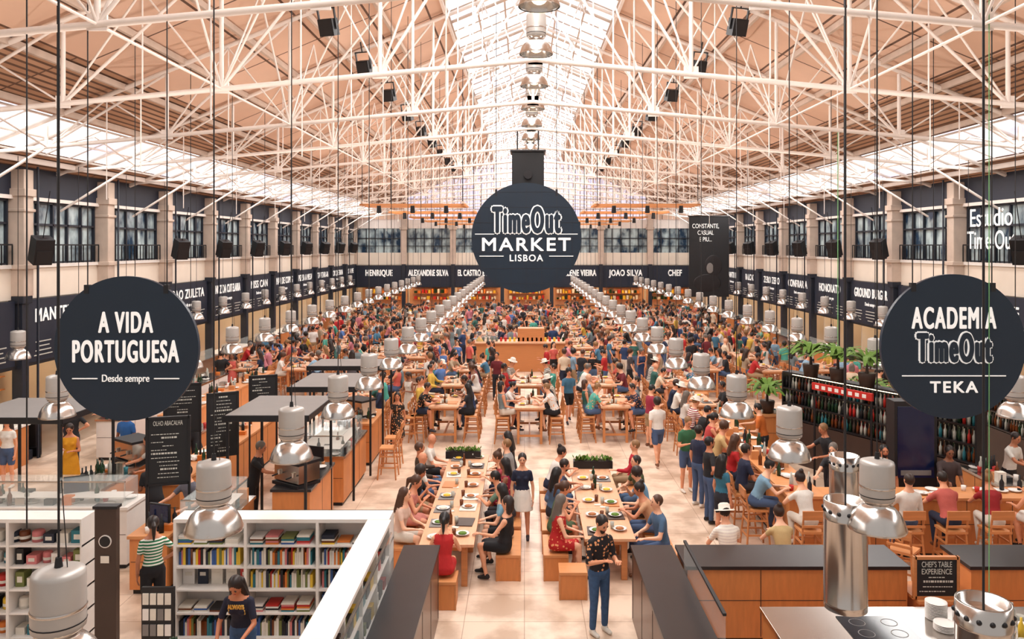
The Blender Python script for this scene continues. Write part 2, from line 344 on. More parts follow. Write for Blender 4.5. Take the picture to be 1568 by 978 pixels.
    tor=np.where(L[:,2]>neckz,'skin',np.where(L[:,2]>(.10 if fem else .05),topm,topm if dress else botm))
    D.append(d); names.append(tor)
    if not sit and legs in('skirt','dress'):
        rr=np.interp(C[:,2],[z1,(hipz+z1)/2,hipz,hipz+.16],[.225,.2,.175,.13]); d=np.abs(np.sqrt(C[:,0]**2+(C[:,1]/dy)**2)-rr)
        d=np.where((C[:,2]<z1-.02),.5,d)-.01; d=np.where(C[:,2]>hipz+.12,.5,d)
        D.append(d); names.append(np.full(len(C),topm if dress else botm))
    for c,rr,mt in heads:
        q=(C-np.array(c))@np.array(R3); d=(np.sqrt(((q/np.array(rr))**2).sum(1))-1)*min(rr); D.append(d); names.append(np.full(len(C),mt))
    for p0,p1,r0,r1,mt in parts:
        ab=p1-p0; t=np.clip(((C-p0)@ab)/max(1e-9,ab@ab),0,1); d=np.linalg.norm(C-p0-t[:,None]*ab,axis=1)-(r0+(r1-r0)*t)
        D.append(d); names.append(np.full(len(C),mt))
    D=np.array(D); idx=D.argmin(0); lab=[names[i][j] for j,i in enumerate(idx)]
    S=.945 if fem else 1.0
    out=MB(); out.v=[tuple(p*1.0) for p in V]; out.f=F; out.m=[str(a) for a in lab]; out.sm=[True]*len(F)
    out.add(post.v,post.f,'skin',True); out.m[-len(post.f):]=post.m
    if not sit: out.v=[(x*S,y*S,z*S) for x,y,z in out.v]
    return out.mesh(key)
P={}
def defp(key,**k): P[key]=build_person(key,**k)
defp('seated_man_a',pose='sit'); defp('seated_man_b',pose='sit_eat',legs='shorts',hair='curly'); defp('seated_man_c',pose='sit_lean',sleeve=.6,beard=True)
defp('seated_man_d',pose='sit_back',sleeve=1.8); defp('seated_man_e',pose='sit_eat',topm='stripe',hair='hat'); defp('seated_man_f',pose='sit',hair='bald',legs='shorts')
defp('seated_man_g',pose='sit_lean',topm='floral',legs='shorts')
defp('seated_woman_a',pose='sit',fem=True,hair='long',sleeve=.4,legs='shorts'); defp('seated_woman_b',pose='sit_eat',fem=True,hair='pony',sleeve=0,legs='dress')
defp('seated_woman_c',pose='sit_lean',fem=True,hair='bun',sleeve=.4,legs='pants'); defp('seated_woman_d',pose='sit_back',fem=True,hair='bob',sleeve=0,legs='skirt')
defp('seated_woman_e',pose='sit',fem=True,hair='long',sleeve=0,legs='dress',topm='floral')
defp('standing_man_a',pose='stand'); defp('standing_man_b',pose='phone',legs='shorts'); defp('standing_man_c',pose='hip',sleeve=.6,beard=True); defp('walking_man_a',pose='walk',legs='shorts',hair='curly')
defp('standing_woman_a',pose='stand',fem=True,hair='long',sleeve=.4,legs='shorts'); defp('standing_woman_b',pose='phone',fem=True,hair='pony',sleeve=0,legs='dress'); defp('standing_woman_c',pose='hip',fem=True,hair='bob',sleeve=.4)
defp('walking_woman_a',pose='walk',fem=True,hair='long',sleeve=0,legs='dress')
defp('server_a',pose='reach',sleeve=.6,botm='blackcloth')
defp('hero_floral',pose='phone',topm='floral',botm='jeans',beard=True,sleeve=.9,vox=.012,hm='hairdark')
defp('hero_skirt',pose='stand',fem=True,hair='pony',sleeve=.5,legs='skirt',botm='whitecloth',vox=.012,hm='hairdark')
defp('hero_stripe',pose='hip',fem=True,hair='pony',sleeve=.5,legs='shorts',topm='stripe',vox=.012,botm='blackcloth',hm='hairdark')
defp('hero_bend',pose='bend',fem=True,hair='long',sleeve=.7,legs='pants',botm='jeans',vox=.012,hm='hairdark')
defp('hero_floraldress',pose='walk',fem=True,hair='long',sleeve=.3,legs='dress',topm='floral',vox=.016,hm='hairdark')
SM=[k for k in P if k.startswith('seated_man')]; SW=[k for k in P if k.startswith('seated_woman')]
SM=SM+['seated_man_a','seated_man_b','seated_man_c','seated_man_d']
ST=[k for k in P if k.startswith('standing') or k.startswith('walking')]
TC=[(.92,.90,.87),(.88,.86,.83),(.92,.90,.88),(.10,.11,.14),(.12,.13,.16),(.12,.17,.28),(.72,.13,.14),(.82,.38,.34),(.28,.48,.60),(.48,.54,.56),(.85,.70,.3),(.2,.40,.37),(.68,.60,.50),(.80,.50,.55),(.16,.25,.42),(.90,.82,.72),(.45,.14,.18),(.32,.66,.60),(.08,.08,.09),(.55,.68,.78),(.1,.1,.12),(.3,.28,.3),(.35,.50,.75)]
def person(key,x,y,h=0,z=0,color=None,parent=None,name=None,sc=1):
    c=color or R.choice(TC); nm=name or key.rsplit('_',1)[0]
    o=put(P[key],nm,(x,y,z),math.radians(h),parent=parent,color=c); o.scale=(sc,)*3; return o
def seated(x,y,h,z=0,parent=None,color=None,key=None):
    key=key or R.choice(SM+SW); return person(key,x,y,h+R.uniform(-22,22),z,color,parent,sc=R.uniform(.95,1.04))
# ------------------------------------------------------------------ shell
fl=MB(); fl.b(-17,17.4,-8,64,-.1,0,'floor'); fl.obj('floor')
def roofz(x): return 7.7+.42*(13.5-abs(x-CX))
Y0,Y1=3.0,61.5
mb=MB()
def rseg(mb,s,a,b_,mat,y0=Y0,y1=Y1,th=.08,dz=0):
    xa=CX+s*a; xb=CX+s*b_; za=roofz(xa)+dz; zb=roofz(xb)+dz
    vs=[(xa,y0,za),(xb,y0,zb),(xb,y1,zb),(xa,y1,za),(xa,y0,za+th),(xb,y0,zb+th),(xb,y1,zb+th),(xa,y1,za+th)]
    mb.add(vs,[(0,1,2,3),(7,6,5,4),(0,4,5,1),(1,5,6,2),(2,6,7,3),(3,7,4,0)],mat)
for s in(-1,1):
    rseg(mb,s,2.4,9.3,'roof'); rseg(mb,s,9.3,11.2,'corr'); rseg(mb,s,12.7,14.2,'corr')
mb.obj('ceiling')
for i,(a,b_) in enumerate(((0,2.4),(11.2,12.7))):
    mb=MB()
    for s in(-1,1):
        rseg(mb,s,a,b_,'glaze')
        y=Y0; j=0
        while y<Y1:
            xa=CX+s*a; xb=CX+s*b_; rr=.05 if j%4==0 else .022
            mb.cyl((xa,y,roofz(xa)-.05),(xb,y,roofz(xb)-.05),rr,rr,'concrete' if i==0 else 'truss',5)
            y+=1.025; j+=1
        for q in ((.05,.8,1.6,2.4) if i==0 else (11.2,12.0,12.7)):
            x=CX+s*q; mb.cyl((x,Y0,roofz(x)-.06),(x,Y1,roofz(x)-.06),.03,.03,'concrete' if i==0 else 'truss',5)
    mb.obj('skylight')
mb=MB()
for s in(-1,1):
    for q in(2.45,3.9,5.3,6.7,8.1,9.5,10.9,13.0):
        x=CX+s*q; mb.b(x-.04,x+.04,Y0,Y1,roofz(x)-.16,roofz(x)-.02,'concrete' if q<11 and q>2.5 else 'truss')
mb.obj('roof_purlins')
TY=[5.9+4.1*k for k in range(14)]
def truss(y):
    mb=MB(); c=lambda x: 7.7+ (1-abs(x-CX)/13.5)*1.25
    for s in(-1,1):
        mb.cyl((CX+s*13.5,y,7.62),(CX,y,roofz(CX)-.22),.055,.055,'truss',6)
        mb.cyl((CX+s*13.5,y,c(CX+13.5)),(CX,y,c(CX)),.05,.05,'truss',6)
        N=[0,2.8,5.65,8.5,11.3]
        for i,q in enumerate(N):
            x=CX+s*q
            if q>0 or s>0: mb.cyl((x,y,c(x)),(x,y,roofz(x)-.2),.04,.04,'truss',6)
            mb.b(x-.13,x+.13,y-.015,y+.015,c(x)-.08,c(x)+.14,'truss')
            if i+1<len(N):
                x2=CX+s*N[i+1]
                mb.cyl((x2,y,c(x2)),(x,y,roofz(x)-.2),.032,.032,'truss',5)
                xm=(x+x2)/2; mb.cyl((x2,y,c(x2)),(xm,y,roofz(xm)-.2),.022,.022,'truss',5)
                mb.cyl((x,y,c(x)),(xm,y,roofz(xm)-.2),.018,.018,'truss',5)
                mb.cyl((xm,y,c(xm)),(xm,y,roofz(xm)-.2),.016,.016,'truss',5)
        for q in(5.65,11.3):
            x=CX+s*q
            mb.cyl((x,y,c(x)),(x,y+2.05,roofz(x)-.2),.022,.022,'truss',5)
            mb.cyl((x,y+4.1,c(x)),(x,y+2.05,roofz(x)-.2),.022,.022,'truss',5)
        mb.cyl((CX+s*5.65,y,c(CX+5.65)),(CX+s*5.65,y+4.1,c(CX+5.65)),.022,.022,'truss',5)
        mb.cyl((CX+s*13.4,y,6.6),(CX+s*11.3,y,c(CX+11.3)),.035,.035,'truss',6)
        for q in(1.2,4.2,7.1,9.9): 
            x=CX+s*q; mb.cyl((x,y,c(x)),(x,y,c(x)-1.35),.012,.012,'truss',5)
    return mb
for y in TY: truss(y).obj('roof_truss')
for s in(-1,1):
    for y in(28,34,40,46,52):
        mb=MB(); x=CX+s*4.2
        for k in range(4): mb.b(x-1.9,x+1.9,y+k*.5,y+k*.5+.06,7.05,7.12,'woodh')
        for xx in(x-1.8,x+1.8): mb.b(xx-.04,xx+.04,y-.1,y+1.7,7.12,7.2,'concrete'); mb.cyl((xx,y,7.2),(xx,y,roofz(xx)-.1),.014,.014,'cable',5)
        for k in range(3): mb.cyl((x-1.2+k*1.2,y,7.05),(x-1.2+k*1.2,y+.05,6.8),.07,.09,'black',8)
        mb.obj('suspended_lighting_rail')
CY=[12.3+4.1*k for k in range(13)]
names_l=['PAO DE SAL','CAFE','MANTEIGARIA','MANTEIGARIA','PAO ZULETA','NOZ DA CUTELARIA','MISS CAN','MAR DE COPOS','PIZZA A MESA','TARTAR-IA','CROQUETARIA','SEA ME','ZERO ZERO']
names_r=['GELADOS','TICKETS','TARTINE','O PREGO','GROUND BURGER','HONORATO','CONFRARIA','ZERO ZERO','BALCAO','SANTINI','LX STUDIO','CASA','MERCADO']
for side,s,X,nm in(('left',-1,CX-13.5,names_l),('right',1,CX+13.5,names_r)):
    mb=MB(); o=s*.25; x0,x1=sorted((X,X+o))
    mb.b(x0,x1,-2,61.5,4.2,5.1,'wallcream'); mb.b(x0,x1,-2,61.5,6.85,7.72,'navy')
    xb0,xb1=sorted((X+s*3.2,X+s*3.4)); mb.b(xb0,xb1,-2,64,0,8,'wallcream')
    a0,a1=sorted((X,X+s*3.3)); mb.b(a0,a1,-2,61.5,2.9,3.0,'wallcream')
    mb.obj('wall_'+side)
    tr=MB(); q0,q1=sorted((X-s*.06,X)); tr.b(q0,q1,-2,61.5,5.02,5.12,'white'); tr.b(q0,q1,-2,61.5,6.83,6.93,'truss'); tr.obj('trim_'+side)
    for k,y in enumerate(CY):
        ya=y+.28; yb=y+4.1-.28
        if yb>61.4: continue
        w=MB(); gx=X+s*.12; g0,g1=sorted((gx,gx+s*.03)); w.b(g0,g1,ya,yb,5.1,6.85,'winglass')
        f0,f1=sorted((X+s*.04,X+s*.14))
        for j in range(6):
            yy=ya+(yb-ya)*j/5; w.b(f0,f1,yy-.03,yy+.03,5.12,6.83,'winframe')
        for z in(5.14,6.2,6.8): w.b(f0,f1,ya,yb,z-.03,z+.03,'winframe')
        r0,r1=sorted((X-s*.10,X-s*.07)); w.b(r0,r1,ya,yb,5.62,5.66,'black')
        for j in range(18):
            yy=ya+(yb-ya)*j/17; w.b(r0,r1,yy-.008,yy+.008,5.12,5.64,'black')
        w.obj('window_%d'%(k+1+(20 if s>0 else 0)))
        c=MB(); cx=X-s*.12
        c.b(cx-.22,cx+.22,y-.2,y+.2,4.3,7.6,'concrete'); c.b(cx-.28,cx+.28,y-.26,y+.26,6.9,7.1,'concrete'); c.b(cx-.28,cx+.28,y-.26,y+.26,5.0,5.12,'concrete'); c.b(cx-.26,cx+.26,y-.24,y+.24,6.5,6.58,'concrete')
        c.b(cx-.14,cx+.14,y-.14,y+.14,0,4.3,'winframe'); c.b(cx-.2,cx+.2,y-.2,y+.2,0,.25,'winframe'); c.b(cx-.2,cx+.2,y-.2,y+.2,4.1,4.3,'winframe')
        c.cyl((cx-s*.3,y+.25,0),(cx-s*.3,y+.25,7.7),.035,.035,'winframe',6)
        c.obj('column',bevel=.02)
        if k%2==0 or k>3:
            sp=MB(); sp.b(-.22,.22,-.2,.2,-.34,.34,'black'); sp.b(-.18,.18,-.215,-.20,-.30,.05,'cable'); sp.lathe([(.02,-.0),(.13,.0)],(0,0,.341),'metal_dark',12)
            sp.cyl((0,.2,.1),(0,.45,.35),.025,.025,'black',6); sp.cyl((0,0,.34),(0,0,1.6),.012,.012,'black',5)
            so=sp.obj('loudspeaker',(X-s*.85,y-.3,5.5),0); so.rotation_euler=(.35,0,s*-.9)
        sg=MB(); h0,h1=sorted((X-s*.12,X-s*.02)); sg.b(h0,h1,ya-.05,yb+.05,2.5,4.18,'navy'); sg.b(*sorted((X-s*.14,X-s*.02)),ya-.08,yb+.08,2.42,2.5,'black'); so=sg.obj('stall_sign')
        if y>14:
            rt=FRL if s<0 else FRR; xx=X-s*.135
            text(nm[k],'lettering',(xx,(ya+yb)/2,3.72),rt,.5,parent=so,fitw=min(2.9,.3*len(nm[k])),bold=.010,sp=1.1)
            text('Desde sempre','lettering_small',(xx,(ya+yb)/2,3.3),rt,.2,xs=.8,parent=so)
            q2=MB()
            for q in(-1,0,1):
                for z in(2.66,2.78,2.9,3.02): 
                    ww=R.uniform(.2,.42); q2.b(-.003,.003,q*1.1-ww,q*1.1+ww,z-.015,z+.015,'chalkt')
            q2.obj('menu_lines',(xx,(ya+yb)/2,0),parent=so)
        st=MB(); fx=X-s*.5
        st.b(*sorted((fx,fx+s*.7)),ya,yb,0,1.0,'woodx' if k%2 else 'steel'); st.b(*sorted((fx-s*.05,fx+s*.75)),ya-.02,yb+.02,1.0,1.06,'white' if k%2 else 'steel')
        st.b(*sorted((fx+s*.05,fx+s*.08)),ya+.2,yb-.2,1.06,1.42,'glass')
        bx=X+s*3.15
        st.b(*sorted((bx,bx-s*.04)),ya,yb,.0,2.88,R.choice(['wallcream','table','woodd','chalk']))
        for z in(1.2,1.6,2.0,2.4):
            st.b(*sorted((bx-s*.4,bx)),ya+.1,yb-.1,z-.03,z,'wood')
            yy=ya+.2
            while yy<yb-.25:
                wv=R.uniform(.08,.2); st.b(*sorted((bx-s*.1,bx-s*.32)),yy,yy+wv,z,z+R.uniform(.12,.3),R.choice(['red','yellow','paper','bottleg','bottleb','teal','white','orange','black'])); yy+=wv+R.uniform(.02,.12)
        st.b(*sorted((X+s*.3,X+s*.45)),ya+.1,yb-.1,2.82,2.88,'ledwarm'); st.b(*sorted((X+s*2.3,X+s*2.5)),ya+.1,yb-.1,2.82,2.88,'ledwarm')
        st.b(*sorted((X+s*.35,X+s*3.15)),yb+.1,yb+.16,0,2.88,'wallcream')
        st.obj('food_stall')
mb=MB(); XL,XR=CX-13.5,CX+13.5
mb.b(XL-3.3,XR+3.3,61.5,61.75,4.15,5.1,'wallcream'); mb.b(XL-3.3,XR+3.3,61.5,61.75,7.0,7.7,'truss'); mb.b(XL-3.4,XR+3.4,64,64.2,0,5,'wallcream'); mb.b(XL-3.3,XR+3.3,61.6,64.1,2.95,3.05,'wallcream')
mb.obj('wall_far')
gb=MB(); gb.add([(XL,61.55,7.7),(XR,61.55,7.7),(CX,61.55,roofz(CX)+.1)],[(0,1,2)],'gable')
for i in range(-26,27):
    x=CX+i*.52; gb.b(x-.035,x+.035,61.42,61.54,7.7,roofz(x),'concrete')
for z in(8.5,9.3,10.1,10.9,11.7,12.5):
    hw=(13.37-z)/.42; gb.b(CX-hw,CX+hw,61.42,61.54,z-.035,z+.035,'concrete')
for s in(-1,1): gb.add([(CX+s*13.5,61.4,7.7),(CX+s*9.4,61.4,7.7),(CX+s*9.4,61.4,roofz(CX+9.4)),],[(0,1,2)],'roof')
gb.obj('window_gable')
nfar=['HENRIQUE','ALEXANDRE SILVA','EL CASTRO E SILVA','MARCO','MARLENE VIEIRA','JOAO SILVA','CHEF']
for i in range(7):
    xa=XL+27/7*i; xb=xa+27/7; w=MB(); w.b(xa+.2,xb-.2,61.6,61.63,5.1,7.0,'winglass')
    for j in range(6):
        x=xa+.2+(27/7-.4)*j/5; w.b(x-.03,x+.03,61.5,61.6,5.1,7,'winframe')
    w.b(xa+.2,xb-.2,61.5,61.6,6.2,6.26,'winframe'); w.b(xa+.2,xb-.2,61.42,61.45,5.6,5.65,'black'); w.obj('window_%d'%(50+i))
    c=MB(); c.b(xa-.22,xa+.22,61.2,61.5,4.2,7.7,'concrete'); c.b(xa-.3,xa+.3,61.1,61.5,6.9,7.1,'concrete'); c.b(xa-.14,xa+.14,61.2,61.45,0,4.2,'winframe'); c.obj('column')
    sg=MB(); sg.b(xa+.15,xb-.15,61.3,61.42,2.45,4.1,'navy'); sg.b(xa+.1,xb-.1,61.28,61.42,2.38,2.45,'black'); so=sg.obj('stall_sign')
    text(nfar[i],'lettering',((xa+xb)/2,61.28,3.5),FR,.66,parent=so,fitw=min(3.1,.26*len(nfar[i])),bold=.02,sp=1.1)
    st=MB(); st.b(xa+.3,xb-.3,60.6,61.2,0,1.0,'woodx'); st.b(xa+.25,xb-.25,60.55,61.25,1,1.06,'steel'); st.b(xa+.1,xb-.1,63.9,63.98,0,2.9,'table')
    st.b(xa+.3,xb-.3,61.8,62.0,2.8,2.88,'ledwarm'); st.b(xa+.3,xb-.3,62.9,63.1,2.8,2.88,'ledwarm')
    for z in(1.3,1.8,2.3):
        st.b(xa+.4,xb-.4,63.5,63.9,z-.03,z,'wood'); x=xa+.5
        while x<xb-.6: wv=R.uniform(.1,.25); st.b(x,x+wv,63.55,63.8,z,z+R.uniform(.15,.35),R.choice(['red','yellow','paper','bottleg','white','orange'])); x+=wv+.08
    st.obj('food_stall')
# ------------------------------------------------------------------ pendant lamps
def lampmesh(cab):
    mb=MB()
    mb.lathe([(.285,0),(.288,.02),(.275,.05),(.262,.10),(.225,.17),(.17,.225),(.125,.25),(.125,.27),(.15,.285),(.15,.30)],(0,0,0),'alu',28)
    mb.lathe([(.275,.01),(.262,.06),(.21,.16),(.12,.24)],(0,0,0),'alu',24)
    mb.lathe([(.15,.30),(.168,.31),(.170,.36),(.168,.66),(.16,.69),(.10,.71),(0.001,.715)],(0,0,0),'canister',24)
    mb.lathe([(.172,.43),(.175,.44),(.172,.45)],(0,0,0),'alu',24); mb.lathe([(.171,.345),(.174,.35),(.171,.355)],(0,0,0),'black',24)
    mb.ell((0,0,.13),(.12,.12,.10),'bulb',12,8)
    mb.cyl((0,0,.70),(0,0,.78),.03,.02,'black',8); mb.cyl((0,0,.75),(0,0,cab),.008,.008,'cable',5); mb.cyl((.06,0,.70),(.02,0,1.3),.004,.004,'cable',4)
    return mb.mesh('pendant_lamp')
rows=[(-3.15,2.72,5.3),(3.6,2.72,8.0),(-7.9,2.72,13.25),(8.3,2.72,13.25),(-12.6,2.8,19.5),(12.55,2.8,19.5),(CX,8.85,8.0)]
for x,z,ys in rows:
    me=lampmesh(roofz(x)-.15-z); y=ys
    while y<59:
        put(me,'pendant_lamp',(x,y,z)); y+=2.65
fm=MB(); fm.b(-.3,.3,-.22,.22,-.3,.25,'black'); fm.b(-.26,.26,-.24,-.2,-.26,.2,'cable'); fm.b(-.36,-.32,-.05,.05,-.1,.6,'black'); fm.b(.32,.36,-.05,.05,-.1,.6,'black'); fm.b(-.36,.36,-.05,.05,.56,.6,'black'); fm.cyl((0,0,.58),(0,0,1.1),.03,.03,'black',6)
fme=fm.mesh('flood')
for y in TY[3:12]:
    for s in(-1,1):
        o=put(fme,'ceiling_floodlight',(CX+s*4.75,y,10.7),s*.25); o.rotation_euler=(.35,0,s*.3); o.scale=(.62,.62,.7)
# ------------------------------------------------------------------ round signs
def round_sign(name,x,y,z,r,lines,top,grid=False):
    mb=MB(); n=72
    mb.cyl((0,-.03,0),(0,.03,0),r,r,'signnavy',n,False)
    for sx in(-.55,.55): mb.cyl((sx*r,0,r*.8),(sx*r,0,top-z),.008,.008,'cable',5); mb.b(sx*r-.03,sx*r+.03,-.035,.035,r*.76,r*.88,'black')
    if grid:
        for i in range(-3,4):
            q=i*r/3.6; h=math.sqrt(r*r-q*q)-.02; mb.b(q-.006,q+.006,-.036,-.03,-h,h,'winframe'); mb.b(-h,h,-.036,-.03,q-.006,q+.006,'winframe')
    o=mb.obj(name,(x,y,z))
    for i,(s,dz,size,w_,kind) in enumerate(lines):
        if kind=='bar': 
            q=MB(); q.b(-size,size,-.045,-.036,-.007*r,.007*r,'letter'); q.obj('underline',(w_,0,dz),0,0,o)
        elif kind=='logo':
            text(s,'lettering_outline',(0,-.040,dz),FR,size,'letter',1,o,bold=.034*size/.5,fitw=w_*.93,sp=1.22)
            text(s,'lettering_fill',(0,-.055,dz),FR,size,'signnavy',1,o,bold=.016*size/.5,fitw=w_*.93,sp=1.22)
        else: text(s,'lettering_%d'%i,(0,-.042,dz),FR,size,'letter',1,o,bold=.007*size/.36 if kind=='b' else 0,fitw=w_,sp=1.2 if kind=='b' else 1)
    return o
round_sign('round_hanging_sign',(195-803)/120,10,HZ-156/120,.92,[('A VIDA',.32,.37,.68,'b'),('PORTUGUESA',-.05,.39,1.34,'b'),('Desde sempre',-.38,.13,.60,''),('',-.38,.16,-.52,'bar'),('',-.38,.16,.52,'bar')],11)
round_sign('round_hanging_sign',(1458-803)/120,10,HZ-153/120,.92,[('ACADEMIA',.35,.38,1.06,'b'),('TimeOut',-.03,.50,1.0,'logo'),('',-.37,.66,0,'bar'),("TEKA",-.52,.2,.60,'b')],11)
round_sign('market_round_sign',(806-803)/56,21.4,HZ+13/56,1.5,[('TimeOut',.45,.98,1.96,'logo'),('MARKET',-.20,.5,2.4,'b'),('LISBOA',-.56,.25,.9,'b'),('',.1,.26,-1.14,'bar'),('',.1,.26,1.14,'bar'),('',-.5,.33,-.95,'bar'),('',-.5,.33,.95,'bar')],12,True)
mb=MB(); mb.b(-.45,.45,-.4,.4,-.5,.5,'black'); mb.b(-.5,.5,-.45,.45,.5,.56,'metal_dark'); mb.b(-.5,.5,-.45,.45,-.56,-.5,'metal_dark'); mb.cyl((0,-.41,-.15),(0,-.5,-.15),.12,.12,'metal_dark',16)
for sx in(-.3,.3): mb.b(sx-.02,sx+.02,-.02,.02,.5,1.2,'black')
mb.obj('projector_housing',(.1,22.4,7.75),bevel=.01)
mb=MB(); mb.b(-1.15,1.15,-.02,.02,-2.3,2.3,'black'); mb.cyl((-1.2,0,2.32),(1.2,0,2.32),.04,.04,'metal_dark',8); mb.ell((.25,-.02,-.5),(.5,.012,.6),'metal_dark',20,12); mb.ell((.05,-.03,-.65),(.2,.012,.3),'grey',20,12); mb.ell((-.1,-.02,-1.5),(.8,.012,.5),'metal_dark',20,12)
mb.cyl((-1,0,2.3),(-1,0,5),.01,.01,'cable',5); mb.cyl((1,0,2.3),(1,0,5),.01,.01,'cable',5)
o=mb.obj('hanging_banner',(10.6,45,5.0))
for i,s in enumerate(['CONSTANTE,','CASUAL','E PIU...']): text(s,'lettering_%d'%i,(-.2,-.03,1.75-i*.38),FR,.36,'letter',.7,o)
o=text('Estudio','wall_lettering',(13.2,22.2,6.4),FRR,.75,'letter',.66,fitw=2.0); text('Time Out','lettering_lower',(0,-.65,0),(0,0,0),.75,'letter',.6,o,fitw=2.3)
# ------------------------------------------------------------------ furniture meshes
def stoolmesh(h,back):
    mb=MB(); a=.19
    mb.b(-a,a,-a,a,h-.04,h,'woodh')
    for sx in(-1,1):
        for sy in(-1,1):
            mb.cyl((sx*(a-.03),sy*(a-.03),h-.04),(sx*(a+.03),sy*(a+.03),0),.02,.018,'wood',6)
    for z,k in((h*.35,.02),(h*.7,0)):
        q=a-.01+k
        mb.b(-q,q,q-.012,q+.012,z-.015,z+.015,'wood'); mb.b(-q,q,-q-.012,-q+.012,z-.015,z+.015,'wood'); mb.b(q-.012,q+.012,-q,q,z+.01,z+.04,'wood'); mb.b(-q-.012,-q+.012,-q,q,z+.01,z+.04,'wood')
    if back:
        for sx in(-1,1): mb.cyl((sx*(a-.02),-a+.02,h-.02),(sx*(a-.02),-a-.05,h+.36),.018,.016,'wood',6)
        mb.b(-a,a,-a-.065,-a-.035,h+.22,h+.37,'wood'); mb.b(-a,a,-a-.045,-a-.02,h+.08,h+.12,'wood')
    return mb.mesh('stool')
HS=stoolmesh(.75,True); LS=stoolmesh(.45,False)
def tablemesh(w,l,h,n=None):
    mb=MB(); mb.b(-w/2,w/2,-l/2,l/2,h-.05,h,'table'); mb.b(-w/2+.06,w/2-.06,-l/2+.08,l/2-.08,h-.12,h-.05,'wood')
    for sy in(-1,1):
        for sx in(-1,1): mb.b(sx*(w/2-.1)-.035,sx*(w/2-.1)+.035,sy*(l/2-.15)-.035,sy*(l/2-.15)+.035,0,h-.05,'wood')
        mb.b(-w/2+.1,w/2-.1,sy*(l/2-.15)-.02,sy*(l/2-.15)+.02,.2,.26,'wood')
    mb.b(-.02,.02,-l/2+.15,l/2-.15,.2,.26,'wood')
    return mb.mesh('table')
HT=tablemesh(.85,1.9,1.05)
def setting(w,l,seed):
    r=random.Random(seed); mb=MB(); n=int(l/.65)
    for i in range(n):
        for s in(-1,1):
            y=-l/2+(i+.5)*l/n+r.uniform(-.08,.08); x=s*(w/2-.22)
            if r.random()<.5: mb.b(x-.15,x+.15,y-.2,y+.2,0,.015,r.choice(['woodd','grey','paper','wood']),r.uniform(-.1,.1))
            if r.random()<.8: mb.lathe([(.001,.02),(.08,.02),(.12,.035),(.125,.04),(.08,.028)],(x,y,0),'white',14); mb.ell((x,y,.035),(.075,.065,.025),r.choice(['food','food','food','green','yellow','paper']),8,6)
            gx=x-s*.14+r.uniform(-.03,.03); gy=y+r.uniform(-.15,.15)
            mb.lathe([(.001,0),(.03,0),(.036,.12),(.03,.12),(.026,.01)],(gx,gy,0),r.choice(['clear','bottleb','clear']),10)
            if r.random()<.2: mb.lathe([(.001,0),(.035,0),(.035,.15),(.014,.2),(.014,.26),(.001,.26)],(gx+.05,gy+.1,0),r.choice(['bottleg','bottleb']),10)
            if r.random()<.4: mb.b(gx-.06,gx+.06,gy-.25,gy-.17,0,.01,'paper',r.uniform(-.5,.5))
    return mb.mesh('tableware')
TS=[setting(.85,1.9,i) for i in range(4)]
def high_table(x,y,rz=0,density=1,parent=None,stools=True):
    put(HT,'high_table',(x,y,0),rz,parent=parent); put(R.choice(TS),'tableware',(x,y,1.052),rz,parent=parent)
    for s in(-1,1):
        for j in(-.62,0,.62):
            lx,ly=s*.78,j+R.uniform(-.05,.05); c,q=math.cos(rz),math.sin(rz); wx,wy=x+lx*c-ly*q,y+lx*q+ly*c
            h=math.degrees(rz)+(90 if s>0 else -90)
            if stools: put(HS,'bar_stool',(wx,wy,0),math.radians(h),parent=parent)
            if R.random()<density: 
                lx2=s*.76; wx2,wy2=x+lx2*c-ly*q,y+lx2*q+ly*c
                seated(wx2,wy2,h,.30,parent)
def empty(name,loc=(0,0,0)):
    e=bpy.data.objects.new(name,None); COL.objects.link(e); e.location=loc; return e
def communal(x0,x1,y0,y1,name):
    l=y1-y0; w=x1-x0; mb=MB(); h=.75
    nseg=3
    for i in range(nseg):
        a=y0+l*i/nseg; b_=y0+l*(i+1)/nseg-.01; mb.b(x0,x1,a,b_,h-.05,h,'table')
        for yy in(a+.15,b_-.25): mb.b(x0+.12,x0+.22,yy,yy+.1,0,h-.05,'wood'); mb.b(x1-.22,x1-.12,yy,yy+.1,0,h-.05,'wood')
        mb.b(x0+.14,x1-.14,a+.1,b_-.1,h-.14,h-.05,'wood')
    mb.obj(name,bevel=.006)
    put(setting(w,l,int(l*10)),'tableware',((x0+x1)/2,(y0+y1)/2,h+.002))
communal(-1.72,-.82,12.75,18.3,'communal_table'); communal(1.0,1.85,13.0,17.5,'communal_table')
def block(x0,x1,y0,y1,h=.44):
    mb=MB(); mb.b(x0,x1,y0,y1,h-.05,h,'woodh'); mb.b(x0+.01,x1-.01,y0+.01,y1-.01,0,h-.05,'woodx'); mb.b(x0-.0,x0+.03,y0-.0,y0+.03,0,h-.05,'wood'); mb.b(x1-.03,x1,y0,y0+.03,0,h-.05,'wood'); mb.obj('wooden_bench',bevel=.006)
for xx in(-2.42,-.48):
    y=13.4 if xx<-1 else 13.1
    while y<18: block(xx,xx+.42,y,y+1.15); y+=1.35
for xx in(.32,2.15):
    y=13.1
    while y<17.2: block(xx,xx+.42,y,y+.95); y+=1.15
block(-1.5,-1.05,12.05,12.5); block(.55,1.0,12.4,12.8)
